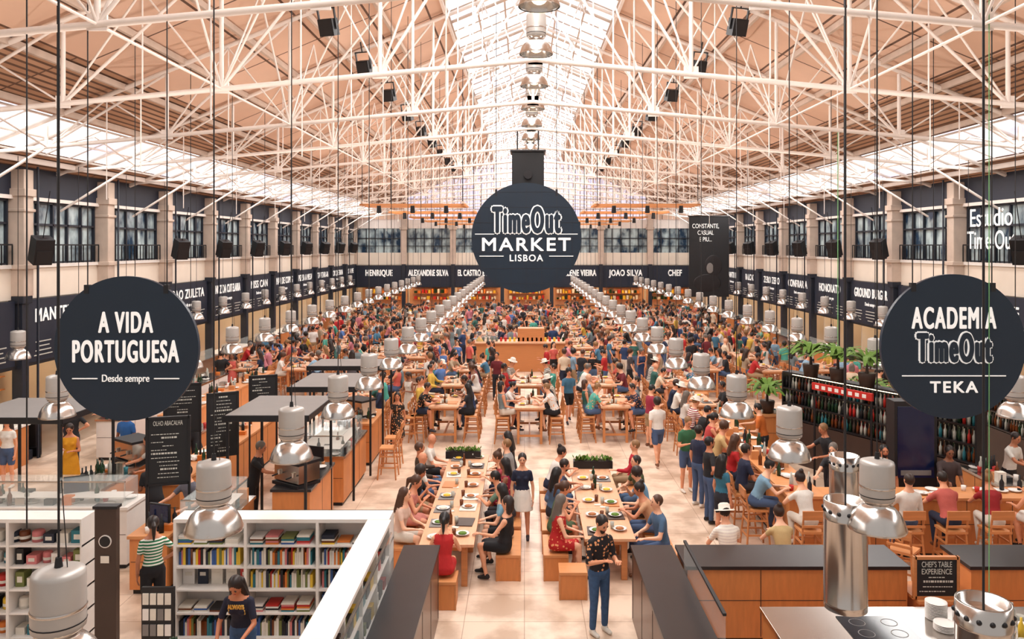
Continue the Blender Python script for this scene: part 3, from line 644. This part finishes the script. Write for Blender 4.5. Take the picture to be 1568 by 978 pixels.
def planter(x,y,z,w=.75,d=.22):
    mb=MB(); mb.b(-w/2,w/2,-d/2,d/2,0,.16,'black'); mb.b(-w/2+.02,w/2-.02,-d/2+.02,d/2-.02,.15,.165,'soil')
    for i in range(90):
        px,py=R.uniform(-w/2+.03,w/2-.03),R.uniform(-d/2+.02,d/2-.02); a=R.uniform(0,6.28); l=R.uniform(.05,.12)
        q=Vector((math.cos(a)*.06,math.sin(a)*.06,l)); p=Vector((px,py,.16)); sd=Vector((-math.sin(a),math.cos(a),0))*.03
        mb.add([p,p+q*.6+sd,p+q,p+q*.6-sd],[(0,1,2,3)],'green')
    mb.obj('herb_planter',(x,y,z))
planter(-1.4,18.0,.752,.8); planter(1.5,17.2,.752,.85)
w_,k_,n_,r_=(.92,.90,.87),(.1,.1,.12),(.12,.15,.26),(.75,.12,.13)
person('seated_woman_b',-1.27,12.25,0,0,r_)
person('seated_woman_d',-.33,12.95+.25,75,0,k_); person('seated_woman_a',-.3,13.9,85,0,(.50,.70,.80)); 
for y,k,c in((14.8,'seated_man_c',(.4,.5,.42)),(15.6,'seated_woman_e',(.6,.12,.25)),(16.3,'seated_woman_c',(.65,.25,.28)),(17.1,'seated_man_a',(.6,.6,.6)),(17.8,'seated_woman_a',k_)): person(k,-.28,y,90+R.uniform(-18,18),0,c)
for y,k,c in((13.7,'seated_woman_a',(.88,.75,.68)),(14.5,'seated_woman_b',(.82,.52,.47)),(15.2,'seated_man_b',k_),(16.0,'seated_man_f',w_),(16.8,'seated_man_d',(.3,.24,.2)),(17.6,'seated_man_f',w_)): person(k,-2.2,y,-90+R.uniform(-20,20),0,c)
for y,k,c in((13.3,'seated_woman_e',r_),(14.1,'seated_woman_b',(.3,.38,.25)),(14.9,'seated_woman_a',(.3,.4,.52)),(15.7,'seated_man_c',(.3,.33,.45)),(16.6,'seated_woman_c',w_)): person(k,.52,y,-90+R.uniform(-18,18),0,c)
for y,k,c in((13.3,'seated_man_a',(.3,.42,.55)),(14.1,'seated_woman_c',(.85,.65,.5)),(15.0,'seated_man_b',(.45,.65,.8)),(15.8,'seated_man_a',(.28,.32,.18)),(17.0,'seated_man_d',(.70,.08,.16))): person(k,2.35,y,90+R.uniform(-18,18),0,c)
person('hero_floral',1.08,11.35,212,0,(.12,.10,.12),name='standing_man')
person('hero_skirt',-.04,15.0,180,0,(.12,.15,.25),name='standing_woman')
# ------------------------------------------------------------------ middle + far crowd
for x in(-2.3,.15,2.6):
    high_table(x,23.0+R.uniform(-.2,.2),0,.95); high_table(x,26.6,0,.9)
for x in(-5.0,5.1):
    for y in(23.4,26.6): high_table(x,y,0,.8)
crowd=empty('crowd_of_diners',(0,0,0))
def cluster(x,y):
    n=R.randint(3,5); a0=R.uniform(0,6.28)
    for i in range(n):
        a=a0+6.283*i/n+R.uniform(-.2,.2); rr=R.uniform(.5,.75); px,py=x+rr*math.cos(a),y+rr*math.sin(a)
        person(R.choice(ST),px,py,math.degrees(a)+90+R.uniform(-30,30),0,parent=crowd,sc=R.uniform(.94,1.05))
y=29.9
while y<57:
    lanes=[-10.8,-8.6,-6.4,-4.2,-2.0,2.4,4.6,6.8,9.0,11.0]
    if y>37: lanes.append(.2)
    for x in lanes:
        xx=x+R.uniform(-.2,.2); yy=y+R.uniform(-.35,.35)
        if R.random()<.25: cluster(xx,yy)
        else: high_table(xx,yy,R.uniform(-.12,.12),.74,crowd,stools=(y<44))
    y+=2.9
for i in range(170):
    yy=21+38*math.sqrt(R.random())
    xx=R.choice([-12,-9.7,-7.5,-5.3,-3.1,-.9,1.3,3.5,5.7,7.9,10.0,12.1])+R.uniform(-.3,.3)
    if yy<31 and (abs(xx)>5.8 or abs(xx)<2): continue
    person(R.choice(ST),xx,yy,R.uniform(0,360),0,parent=crowd,sc=R.uniform(.94,1.05))
for i in range(26):
    s=R.choice((-1,1)); person(R.choice(ST),CX+s*R.uniform(10.8,12.2),R.uniform(19,34),R.uniform(0,360))
for x,y,k,h in((1.4,24.9,'walking_man_a',190),(-1.0,28.6,'standing_man_a',170),(1.5,29.5,'walking_man_a',0),(1.2,32.5,'standing_woman_a',200),(.9,31.0,'standing_man_b',90)): person(k,x,y,h)
mb=MB(); mb.b(-2.3,1.9,35,36,0,1.25,'wood'); mb.b(-2.4,2.0,34.9,36.1,1.25,1.32,'table'); mb.b(-.3,.9,35.3,36,1.32,1.9,'wood'); mb.b(-2.2,-1.2,35.2,35.8,1.32,1.7,'glass')
for i in range(20): x=-2.1+i*.2; mb.b(x,x+.1,35.3,35.4,1.32,1.5,R.choice(['bottleg','red','yellow','white']))
mb.obj('service_kiosk',bevel=.01)
# ------------------------------------------------------------------ left kiosks
def canopy(x0,x1,y0,y1,z):
    mb=MB(); mb.b(x0,x1,y0,y1,z,z+.05,'grey'); 
    mb.b(x0-.02,x1+.02,y0-.02,y0,z-.05,z+.07,'black'); mb.b(x1,x1+.02,y0-.02,y1,z-.05,z+.07,'black')
    for x in(x0+.06,x1-.06):
        for y in(y0+.06,y1-.06): mb.b(x-.025,x+.025,y-.025,y+.025,0,z,'black')
    mb.b(x0+.2,x1-.2,y0+.3,y0+.4,z-.04,z-.005,'ledwarm')
    mb.obj('kiosk_canopy',bevel=.01)
canopy(-5.5,-3.95,14.3,16.3,2.45); canopy(-5.2,-3.7,17.2,19.2,2.45); canopy(-10.2,-8.2,13.9,15.8,2.5); canopy(-5.6,-3.6,20.2,21.6,2.45)
def counter(x0,x1,y0,y1,name='service_counter',front='woodx',top='metal_dark',h=1.08,goods=True,glass=False):
    mb=MB(); mb.b(x0,x1,y0,y1,.08,h-.05,front); mb.b(x0+.04,x1-.04,y0+.04,y1-.04,0,.08,'black'); mb.b(x0-.03,x1+.03,y0-.03,y1+.03,h-.05,h,top)
    n=max(1,int((x1-x0)/.8))
    for i in range(1,n): x=x0+(x1-x0)*i/n; mb.b(x-.006,x+.006,y0-.004,y0,.1,h-.06,'woodd')
    mb.b(x0+.02,x1-.02,y0-.004,y0,h*.55,h*.55+.01,'woodd')
    n=max(1,int((y1-y0)/.8))
    for i in range(1,n):
        y=y0+(y1-y0)*i/n; mb.b(x1,x1+.004,y-.006,y+.006,.1,h-.06,'woodd'); mb.b(x0-.004,x0,y-.006,y+.006,.1,h-.06,'woodd')
    mb.obj(name,bevel=.006)
    if goods:
        g=MB(); A=(x1-x0)*(y1-y0); 
        for i in range(int(14*A)):
            x,y=R.uniform(x0+.08,x1-.08),R.uniform(y0+.08,y1-.08); t=R.random(); 
            if t<.35: g.lathe([(.001,0),(.04,0),(.04,.17),(.015,.22),(.015,.3),(.001,.3)],(x,y,h),R.choice(['bottleg','bottleb','clear','black']),8)
            elif t<.6: g.lathe([(.001,0),(.035,0),(.045,.1),(.04,.1),(.001,.02)],(x,y,h),R.choice(['white','clear','red','teal']),10)
            elif t<.8: g.b(x-.08,x+.08,y-.06,y+.06,h,h+R.uniform(.05,.2),R.choice(['paper','black','woodh','steel','orange']))
            else: g.lathe([(.001,.01),(.08,.012),(.12,.04),(.1,.03),(.001,.02)],(x,y,h),'white',12)
        g.obj('counter_goods')
    if glass:
        g=MB(); g.b(x0+.05,x1-.05,y0+.03,y0+.05,h,h+.4,'glass'); g.b(x0+.05,x1-.05,y0+.03,y1-.2,h+.4,h+.415,'glass'); g.b(x0+.05,x1-.05,y0+.03,y0+.06,h+.41,h+.43,'steel')
        for x in(x0+.05,x1-.07): g.b(x,x+.02,y0+.03,y1-.2,h,h+.4,'glass')
        for z in(.12,): g.b(x0+.1,x1-.1,y0+.1,y1-.25,h+z,h+z+.01,'white')
        g.obj('glass_display_case')
counter(-5.0,-3.9,16.9,19.3,glass=True,top='steel'); counter(-4.7,-4.0,14.6,16.4,glass=False); counter(-5.1,-3.9,20.0,21.8,top='woodh')
counter(-9.6,-6.9,13.6,14.3,top='white',front='white',glass=True); counter(-8.6,-7.9,14.6,20,top='steel',front='woodx'); counter(-7.2,-6.6,15,21,top='woodh')
counter(-11.2,-10.6,20.5,28,top='steel',front='white'); counter(-5.6,-4.9,12.6,14.2,top='steel',front='steel',glass=True); counter(-9.8,-9.1,21,28.5,top='woodh')
counter(-6.35,-5.75,12.6,13.2,top='woodh',h=.95,name='wooden_cabinet')
mb=MB(); mb.b(-.35,.35,-.25,.25,.08,.42,'steel'); mb.b(-.38,.38,-.28,.28,.42,.47,'black'); mb.b(-.36,.36,-.3,.26,0,.06,'black')
for x in(-.2,.2): mb.cyl((x,-.27,.2),(x,-.27,.28),.035,.035,'steel',10); mb.cyl((x,-.27,.21),(x,-.42,.2),.014,.014,'black',6)
em=mb.mesh('espresso')
for x,y in((-4.35,15.0),(-8.25,16.6),(-4.4,20.9)): put(em,'espresso_machine',(x,y,1.08),-.6)
def chalkboard(x,y,z,w,h,rz=0,stand=False,title=None):
    mb=MB(); mb.b(-w/2,w/2,-.02,.02,-h/2,h/2,'chalk'); 
    fr='black' if not stand else 'wood'
    for sx in(-1,1): mb.b(sx*w/2-.02,sx*w/2+.02,-.03,.03,-h/2-.02,h/2+.02,fr)
    mb.b(-w/2,w/2,-.03,.03,h/2-.02,h/2+.02,fr); mb.b(-w/2,w/2,-.03,.03,-h/2-.02,-h/2+.02,fr)
    r=random.Random(int(x*100)); nl=int(h/.065)
    for i in range(nl-1):
        zz=h/2-.08-i*.065
        if title and zz>h/2-.25: continue
        L=r.uniform(.3,.85)*w*.8; xx=-w*.4 if r.random()<.4 else -L/2; e=xx+L
        while xx<e:
            ww=r.uniform(.012,.05); mb.b(xx,min(xx+ww,w*.43),-.024,-.02,zz,zz+(.012 if i%4 else .028),'chalkt'); xx+=ww+.012
    if stand:
        for sx in(-1,1): mb.b(sx*w/2-.02,sx*w/2+.02,.0,.3,-h/2-.04,-h/2,fr)
    else:
        for sx in(-1,1): mb.b(sx*w/2-.02,sx*w/2+.02,-.02,.02,-z,-h/2,'black')
    o=mb.obj('chalkboard_menu' if not stand else 'chalkboard_stand',(x,y,z),rz)
    if title:
        for i,t in enumerate(title): text(t,'lettering_%d'%i,(0,-.026,h/2-.09-i*.1),FR,.11,'chalkt',1,o,ext=.002,fitw=w*.7)
chalkboard(-5.93,13.05,2.2,.65,1.1,.25,title=['OLHO ABACALHA']); chalkboard(-5.85,15.2,2.15,.55,1.2,.5); chalkboard(-6.1,18.3,2.15,.6,.85,.4); chalkboard(-7.2,16.5,2.2,.7,1.0,.3); chalkboard(-8.6,19,2.2,.9,.9,.3)
mb=MB(); mb.b(-5.98,-5.68,10.9,11.0,0,1.95,'woodd'); mb.b(-6.0,-5.66,10.88,11.02,1.95,1.99,'black'); mb.cyl((-5.83,10.89,1.5),(-5.83,10.9,1.5),.09,.09,'white',18); mb.cyl((-5.83,10.885,1.5),(-5.83,10.895,1.5),.075,.075,'black',18); mb.b(-5.89,-5.77,10.885,10.89,1.2,1.3,'paper'); mb.obj('shop_door_panel',bevel=.005)
def goods_row(bk,r,x,xe,y,z,books,pal,mode):
    while x<xe-.05:
        if books and mode<.5: w=r.uniform(.015,.04); h=r.uniform(.17,.25); bk.b(x,x+w,y+.08,y+.26,z,z+h,r.choice(pal)); x+=w+.003
        elif books and mode<.8:
            w=.18
            for q in range(r.randint(2,5)): bk.b(x,x+w,y+.05,y+.3,z+q*.025,z+q*.025+.022,r.choice(pal))
            x+=.22
        elif books:
            w=r.uniform(.14,.18); c=r.choice(pal); bk.b(x,x+w,y+.2,y+.22,z,z+.22,c); bk.b(x+.03,x+w-.03,y+.195,y+.2,z+.12,z+.17,'paper'); x+=w+.05
        else:
            w=r.uniform(.1,.2); c=r.choice(pal)
            if r.random()<.5: bk.lathe([(.001,0),(w/2,0),(w/2,.13),(w/2-.01,.15),(.001,.15)],(x+w/2,y+.2,z),c,14); bk.lathe([(w/2+.002,.04),(w/2+.002,.08)],(x+w/2,y+.2,z),'paper',14)
            else: h=r.uniform(.08,.22); bk.b(x,x+w,y+.1,y+.28,z,z+h,c); bk.b(x+w*.2,x+w*.8,y+.096,y+.1,z+h*.3,z+h*.7,'paper')
            x+=w+.04
def shelf(x0,x1,y,name,H=1.77,dep=.4,books=True,seed=1):
    mb=MB(); mb.b(x0,x1,y,y+dep,H-.05,H,'white'); mb.b(x0,x1,y+dep-.02,y+dep,0,H,'white'); n=max(1,round((x1-x0)/1.0))
    for i in range(n+1): x=x0+(x1-x0)*i/n; mb.b(max(x0,x-.02),min(x1,x+.02)+(.02 if i==0 else 0),y,y+dep,0,H-.05,'white')
    lv=[.1,.45,.78,1.1,1.4]
    for z in lv: mb.b(x0,x1,y+.01,y+dep-.02,z-.025,z,'white')
    mb.obj(name)
    bk=MB(); r=random.Random(seed); pal=['red','yellow','teal','orange','blue','paper','white','pink','olive','black','navy','paper','bottleb','paper']
    for z in lv:
        for i in range(n):
            goods_row(bk,r,x0+(x1-x0)*i/n+.05,x0+(x1-x0)*(i+1)/n-.05,y,z,books,pal,r.random())
    bk.obj('books' if books else 'tins_and_gifts')
shelf(-4.93,-1.9,11.0,'white_bookshelf',seed=3); shelf(-8.3,-6.22,11.0,'white_gift_shelf',books=False,seed=5)
mb=MB(); mb.b(-2.2,-1.87,5.5,10.99,1.72,1.77,'white'); mb.b(-2.05,-2.03,5.5,10.99,0,1.72,'wallcream')
for i in range(7): y=5.5+i*.9; mb.b(-2.2,-1.88,y,y+.03,0,1.72,'white')
for z in(.1,.5,.9,1.3): mb.b(-2.2,-1.88,5.5,10.99,z-.02,z,'white')
mb.obj('white_display_shelf')
g=MB(); r=random.Random(4)
for z in(.1,.5,.9,1.3):
    y=5.6
    while y<10.9:
        w=r.uniform(.06,.2); g.b(-2.0,-1.92,y,y+w,z,z+r.uniform(.1,.3),r.choice(['paper','teal','yellow','black','olive','red','woodd','grey'])); g.b(-2.17,-2.08,y,y+w,z,z+r.uniform(.1,.3),r.choice(['paper','teal','yellow','red','blue','olive'])); y+=w+r.uniform(.02,.15)
g.obj('boxed_gifts')
mb=MB(); mb.b(-1.86,-1.85,5.5,10.9,0.9,1.6,'glass'); mb.b(-1.87,-1.84,5.5,10.9,1.6,1.63,'steel'); mb.obj('glass_balustrade')
for x0,x1 in((-1.80,-1.29),(1.62,2.2)):
    mb=MB(); mb.b(x0,x1,5,11.8,0,1.05,'rust'); mb.b(x0-.02,x1+.02,4.98,11.82,1.05,1.1,'metal_dark')
    for i in range(8): yy=5.4+i*.9; xx=x1 if x0<0 else x0-.004; mb.b(xx,xx+.004,yy,yy+.01,.05,1.04,'black')
    mb.obj('dark_partition',bevel=.008)
mb=MB(); mb.b(-.22,.22,-.02,.02,.3,1.0,'black')
for i in range(4):
    for j in range(3): mb.b(-.2+i*.1,-.12+i*.1,-.035,-.02,.35+j*.21,.5+j*.21,R.choice(['paper','white','grey','paper']))
mb.b(-.22,-.18,-.02,.02,0,.3,'black'); mb.b(.18,.22,-.02,.02,0,.3,'black'); mb.b(-.22,.22,-.15,.15,0,.03,'black'); mb.obj('magazine_rack',(-4.95,10.6,0))
counter(-4.2,-2.6,8.7,9.3,name='shop_table',front='white',top='woodh',h=.85)
p=person('hero_bend',-3.5,9.75,178,0,(.12,.13,.22),name='shop_assistant')
for i,t in enumerate(('ALWAYS','REPPIN')):
    text(t,'shirt_print_%d'%i,(0,.215+.03*(1-i)-.02,1.215-i*.075),(H90+.30,0,math.pi),.085,'goldletter',1,p,ext=.004,fitw=.2,bold=.003)
person('hero_stripe',-5.45,11.5,30,0,(.08,.45,.28),name='standing_woman')
person('standing_woman_b',-10.2,17.6,200,0,(.88,.62,.12)); person('standing_man_a',-9.5,18.7,170,0,(.15,.38,.65)); person('standing_woman_a',-12.0,18.2,180,0,w_); person('standing_man_c',-11.2,19.4,20,0,k_)
for x,y,h,c in((-6.9,14.6,30,k_),(-5.4,15.6,-90,k_),(-5.45,17.7,-70,k_),(-5.6,18.9,-100,w_),(-5.9,14.0,150,(.4,.4,.45)),(-7.6,16.2,120,w_),(-7.6,18.2,90,k_)): person('server_a',x,y,h,0,c,name='market_vendor')
person('hero_floraldress',-3.45,21.3,185,0,(.15,.12,.10),name='walking_woman'); person('standing_woman_b',-3.65,24.8,150,0,w_); person('walking_man_a',-3.4,28.3,10,0,w_)
for x,y in((-3.3,19.0),(-3.35,20.0),(-3.3,22.4)): put(HS,'bar_stool',(x,y,0),math.radians(90))
mb=MB(); mb.b(-.2,.2,-.02,.02,.12,.42,'black'); mb.b(-.18,.18,-.025,-.02,.14,.40,'screen'); mb.b(-.04,.04,-.02,.04,0,.15,'black'); mb.b(-.12,.12,-.1,.1,0,.02,'black'); mm=mb.mesh('till')
for x,y,r in((-8.0,14.0,.4),(-6.0,12.9,-.3),(-4.3,16.1,2.8),(-4.4,19.1,2.6)): put(mm,'cash_register_screen',(x,y,1.08 if y!=12.9 else .95),r)
# ------------------------------------------------------------------ right side
counter(2.3,5.4,11.05,11.8,name='wooden_bar_counter',front='woodx',h=1.1,goods=False); counter(6.3,9.2,11.05,11.8,name='wooden_bar_counter',front='woodx',h=1.1,goods=False)
mb=MB(); mb.b(2.24,2.26,8.8,11.0,.2,1.45,'glass'); mb.b(2.23,2.27,8.8,11.0,1.45,1.48,'black'); mb.obj('glass_balustrade')
counter(5.5,6.2,10.9,11.5,name='host_stand',h=.68,top='woodh',goods=False); chalkboard(5.75,10.95,.98,.6,.55,0,True,title=["CHEF'S TABLE",'EXPERIENCE'])
counter(3.1,8.0,8.3,10.2,name='kitchen_counter',front='woodx',top='steel',h=.9,goods=False)
mb=MB(); mb.b(3.95,4.75,9.3,9.95,.9,.91,'glassdark')
for a,b_ in((4.15,9.5),(4.55,9.5),(4.15,9.78),(4.55,9.78)): mb.lathe([(.09,.012),(.095,.0125),(.1,.012)],(a,b_,.9),'grey',20)
mb.obj('induction_hob')
def plates(x,y,z,n,rr=.13):
    mb=MB()
    for i in range(n): mb.lathe([(.001,.0),(rr*.6,0),(rr,.018),(rr,.022),(rr*.6,.008),(.001,.008)],(0,0,i*.018),'white',20)
    mb.obj('plate_stack',(x,y,z))
plates(5.2,9.9,.9,12); plates(5.47,9.75,.9,9); plates(5.15,9.6,.9,5)
mb=MB()
for i in range(26):
    x=5.7+i%7*.13+R.uniform(-.02,.02); y=9.2+(i//7)*.2; z=.9
    if i%3: mb.lathe([(.001,0),(.04,0),(.05,.09),(.045,.09),(.001,.01)],(x,y,z),R.choice(['white','steel','clear']),12)
    else: mb.lathe([(.001,0),(.035,0),(.035,.15),(.014,.2),(.014,.25),(.001,.25)],(x,y,z),R.choice(['yellow','red','clear','bottleg']),10)
mb.obj('kitchen_condiments')
counter(6.1,8.0,7.4,8.25,name='prep_table',front='steel',top='steel',h=.9,goods=True)
def duct(x,y,z0,z1,r):
    mb=MB(); mb.lathe([(r,z0),(r,z0+.05),(r*1.02,z0+.06),(r,z0+.07),(r,z1-.2),(r*1.02,z1-.19),(r,z1-.18),(r,z1),(r*.88,z1),(r*.86,z1-.08),(.001,z1-.08)],(0,0,0),'steel',36)
    mb.lathe([(r,z0),(r*.9,z0),(r*.9,z0+.1),(.001,z0+.1)],(0,0,0),'steel',24)
    for i in range(14):
        t=6.283*i/14; mb.ell((r*math.cos(t),r*math.sin(t),z1-.1),(.022,.022,.022),'black',8,6)
    mb.cyl((0,0,z1-.1),(0,0,roofz(x)-.1),.010,.010,'cable',6); mb.obj('steel_extractor_duct',(x,y,0))
duct(3.4,8.3,1.78,2.92,.22); duct(4.45,10.9,2.0,2.7,.2); duct(3.72,6.35,1.5,2.73,.21)
mb=MB(); mb.cyl((5.9,9.95,1.0),(5.9,9.95,9.0),.006,.006,'cablegreen',5); mb.obj('green_cable'); mb=MB(); mb.cyl((8.0,20,3),(8.0,20,9.5),.012,.012,'cablegreen',5); mb.obj('green_cable')
for x in(-6.35,): 
    mb=MB(); mb.cyl((x,10,2.0),(x,10,10.6),.010,.010,'cable',5); mb.obj('hanging_cable')
counter(4.8,5.45,14.2,21.5,name='bar_counter',top='woodh'); counter(5.5,9.6,14.1,14.7,name='bar_counter',top='woodh'); counter(5.5,9.6,21.0,21.6,name='bar_counter',top='woodh')
def bottles(x0,x1,y,z0,nz,dep=.35):
    mb=MB()
    for k in range(nz):
        z=z0+k*.38; mb.b(x0,x1,y,y+dep,z-.03,z,'metal_dark'); x=x0+.06
        mb.b(x0+.05,x1-.05,y+dep-.04,y+dep-.02,z+.3,z+.315,'ledwarm')
        while x<x1-.05:
            for q in (.1,.22): mb.lathe([(.001,0),(.034,0),(.034,.16),(.013,.21),(.013,.28),(.001,.28)],(x,y+q,z),R.choice(['bottleg','bottleb','clear','bottleg','clear','black','red','woodd','teal']),8)
            x+=.105
    for x in(x0,x1): mb.b(x-.02,x+.02,y,y+dep,0,z0+nz*.38,'black')
    mb.b(x0,x1,y+dep-.02,y+dep,0,z0+nz*.38,'black'); mb.b(x0,x1,y,y+dep,0,z0-.05,'woodd'); mb.b(x0,x1,y,y+dep,z0+nz*.38,z0+nz*.38+.04,'black')
    return mb
bottles(-2.6,2.6,0,1.15,3).obj('bottle_shelf',(8.0,18.3,0),math.radians(-62))
mb=MB(); mb.b(-.42,.42,-.18,.18,0,2.55,'black'); mb.b(-.36,.36,-.19,-.18,1.05,2.45,'screen'); mb.b(-.3,.3,-.195,-.19,1.1,1.2,'grey'); mb.obj('display_fridge',(7.7,15.6,0),bevel=.01)
mb=MB(); mb.b(-.8,.8,-.03,.03,-.08,.08,'red'); 
for i in range(8): mb.b(-.7+i*.18,-.6+i*.18,-.034,-.03,-.04,.04,'white')
mb.b(-.78,-.74,0,.03,-2.4,-.08,'black'); mb.b(.74,.78,0,.03,-2.4,-.08,'black')
mb.obj('red_bar_sign',(7.0,17.3,2.4),math.radians(-62))
def palm(x,y,z,s=1):
    mb=MB(); mb.lathe([(.001,0),(.16,0),(.2,.3),(.19,.32),(.001,.3)],(0,0,0),'woodd',16); mb.cyl((0,0,.28),(0,0,.6),.04,.03,'woodd',8)
    for i in range(40):
        a=R.uniform(0,6.28); L=R.uniform(.5,.95)*s; up=R.uniform(.2,1.2); pts=[]
        for k in range(6):
            t=k/5; pts.append(Vector((math.cos(a)*L*t,math.sin(a)*L*t,.55+up*t-up*1.0*t*t*.9)))
        sd=Vector((-math.sin(a),math.cos(a),0))
        for k in range(5):
            w1=.06*math.sin(math.pi*(k+.3)/6); w2=.06*math.sin(math.pi*(k+1.3)/6)
            mb.add([pts[k]-sd*w1,pts[k]+sd*w1,pts[k+1]+sd*w2,pts[k+1]-sd*w2],[(0,1,2,3)],'green',True)
    mb.obj('potted_palm',(x,y,z))
palm(7.2,19.7,2.33); palm(8.0,18.3,2.33,1.2); palm(6.6,21.3,1.1,1); palm(8.8,16.8,2.33,1.1); palm(7.6,19.0,2.33,1.0); palm(9.3,21.3,1.1,1.3)
counter(9.0,9.6,14.8,20.8,name='bar_counter',top='steel'); bottles(-1.8,1.8,0,1.15,3).obj('bottle_shelf',(11.6,19.5,0),math.radians(-90))
for i,(y,k,c) in enumerate(((14.6,'seated_woman_c',(.5,.65,.75)),(15.5,'seated_man_a',n_),(16.3,'seated_woman_a',r_),(17.6,'seated_man_b',(.85,.72,.5)),(18.5,'seated_woman_b',(.8,.3,.3)),(19.4,'seated_man_c',k_),(20.4,'seated_man_e',(.6,.15,.25)),(21.2,'seated_woman_a',w_))):
    put(HS,'bar_stool',(4.3,y,0),math.radians(-90)); person(k,4.28,y,-90+R.uniform(-15,15),.3,c)
for x,y,k,c,h in((3.75,16.9,'standing_man_a',n_,-60),(3.75,15.9,'standing_man_c',k_,-80),(3.7,17.9,'standing_man_b',(.2,.42,.28),200),(3.75,14.9,'standing_woman_a',(.2,.45,.55),-60),(3.4,20,'walking_man_a',w_,10),(3.5,21.9,'standing_man_b',(.6,.15,.25),-70)): person(k,x,y,h,0,c)
for x,k,c in((4.9,'seated_woman_c',w_),(5.7,'seated_woman_d',(.6,.12,.12)),(6.6,'seated_man_d',w_),(7.35,'seated_man_c',(.78,.38,.34)),(8.1,'seated_woman_c',(.6,.1,.12)),(8.9,'seated_woman_b',w_)):
    put(HS,'bar_stool',(x,13.5,0),0); person(k,x,13.5,R.uniform(-20,20),.3,c)
for x in(6.1,9.3): put(HS,'bar_stool',(x,12.6,0),R.uniform(-1,1))
for x,k,c in((3.3,'seated_man_e',w_),(4.2,'seated_woman_c',(.8,.7,.5))): put(LS,'low_stool',(x,12.6,0)); person(k,x,12.6,R.uniform(-20,20),0,c)
for x,y,c,h in((6.2,15.6,k_,140),(6.7,17.2,k_,100),(8.3,15.4,(.3,.25,.25),170),(5.9,19.3,(.8,.42,.15),60),(10.2,16.5,w_,200),(10.6,15.5,(.2,.38,.2),220),(10.4,18.3,k_,90)): person('server_a',x,y,h,0,c,name='bartender')
person('standing_man_c',7.0,15.25,170,0,(.12,.14,.2))
# ------------------------------------------------------------------ lights
w=bpy.data.worlds.new('World'); scene.world=w; w.use_nodes=True; nt=w.node_tree; bg=nt.nodes['Background']
bg.inputs['Color'].default_value=(*lin((1,.97,.95)),1); bg.inputs['Strength'].default_value=.58
def area(name,loc,sx,sy,power,rot=(0,0,0),c=(1,.96,.92)):
    l=bpy.data.lights.new(name,'AREA'); l.shape='RECTANGLE'; l.size=sx; l.size_y=sy; l.energy=power; l.color=c
    o=bpy.data.objects.new(name,l); COL.objects.link(o); o.location=loc; o.rotation_euler=rot; return o
area('ridge_skylight_light',(CX,32,12.2),3.2,56,5600)
for s in(-1,1): area('side_skylight_light',(CX+s*11.8,32,8.2),1.2,56,1500,(0,s*.4,0))
for y in(12,22,32,42,52):  # added fill spots to brighten the ceiling, not real fixtures
    for s in(-1,1):
        l=bpy.data.lights.new('added_ceiling_fill','SPOT'); l.energy=480; l.spot_size=2.9; l.spot_blend=.9; l.shadow_soft_size=.08; l.color=(1,.89,.80)
        o=bpy.data.objects.new('added_ceiling_fill',l); COL.objects.link(o); o.location=(CX+s*6,y,4.8); o.rotation_euler=(math.pi,0,0)
cam=bpy.data.cameras.new('camera'); co=bpy.data.objects.new('camera',cam); COL.objects.link(co); co.location=(0,0,HZ); co.rotation_euler=(H90,0,0)
cam.sensor_width=36; cam.lens=36*1200/1568; cam.shift_x=-19/1568; cam.shift_y=-112/1568; cam.clip_end=300; cam.clip_start=.1
scene.camera=co
print('objects',len(bpy.data.objects))
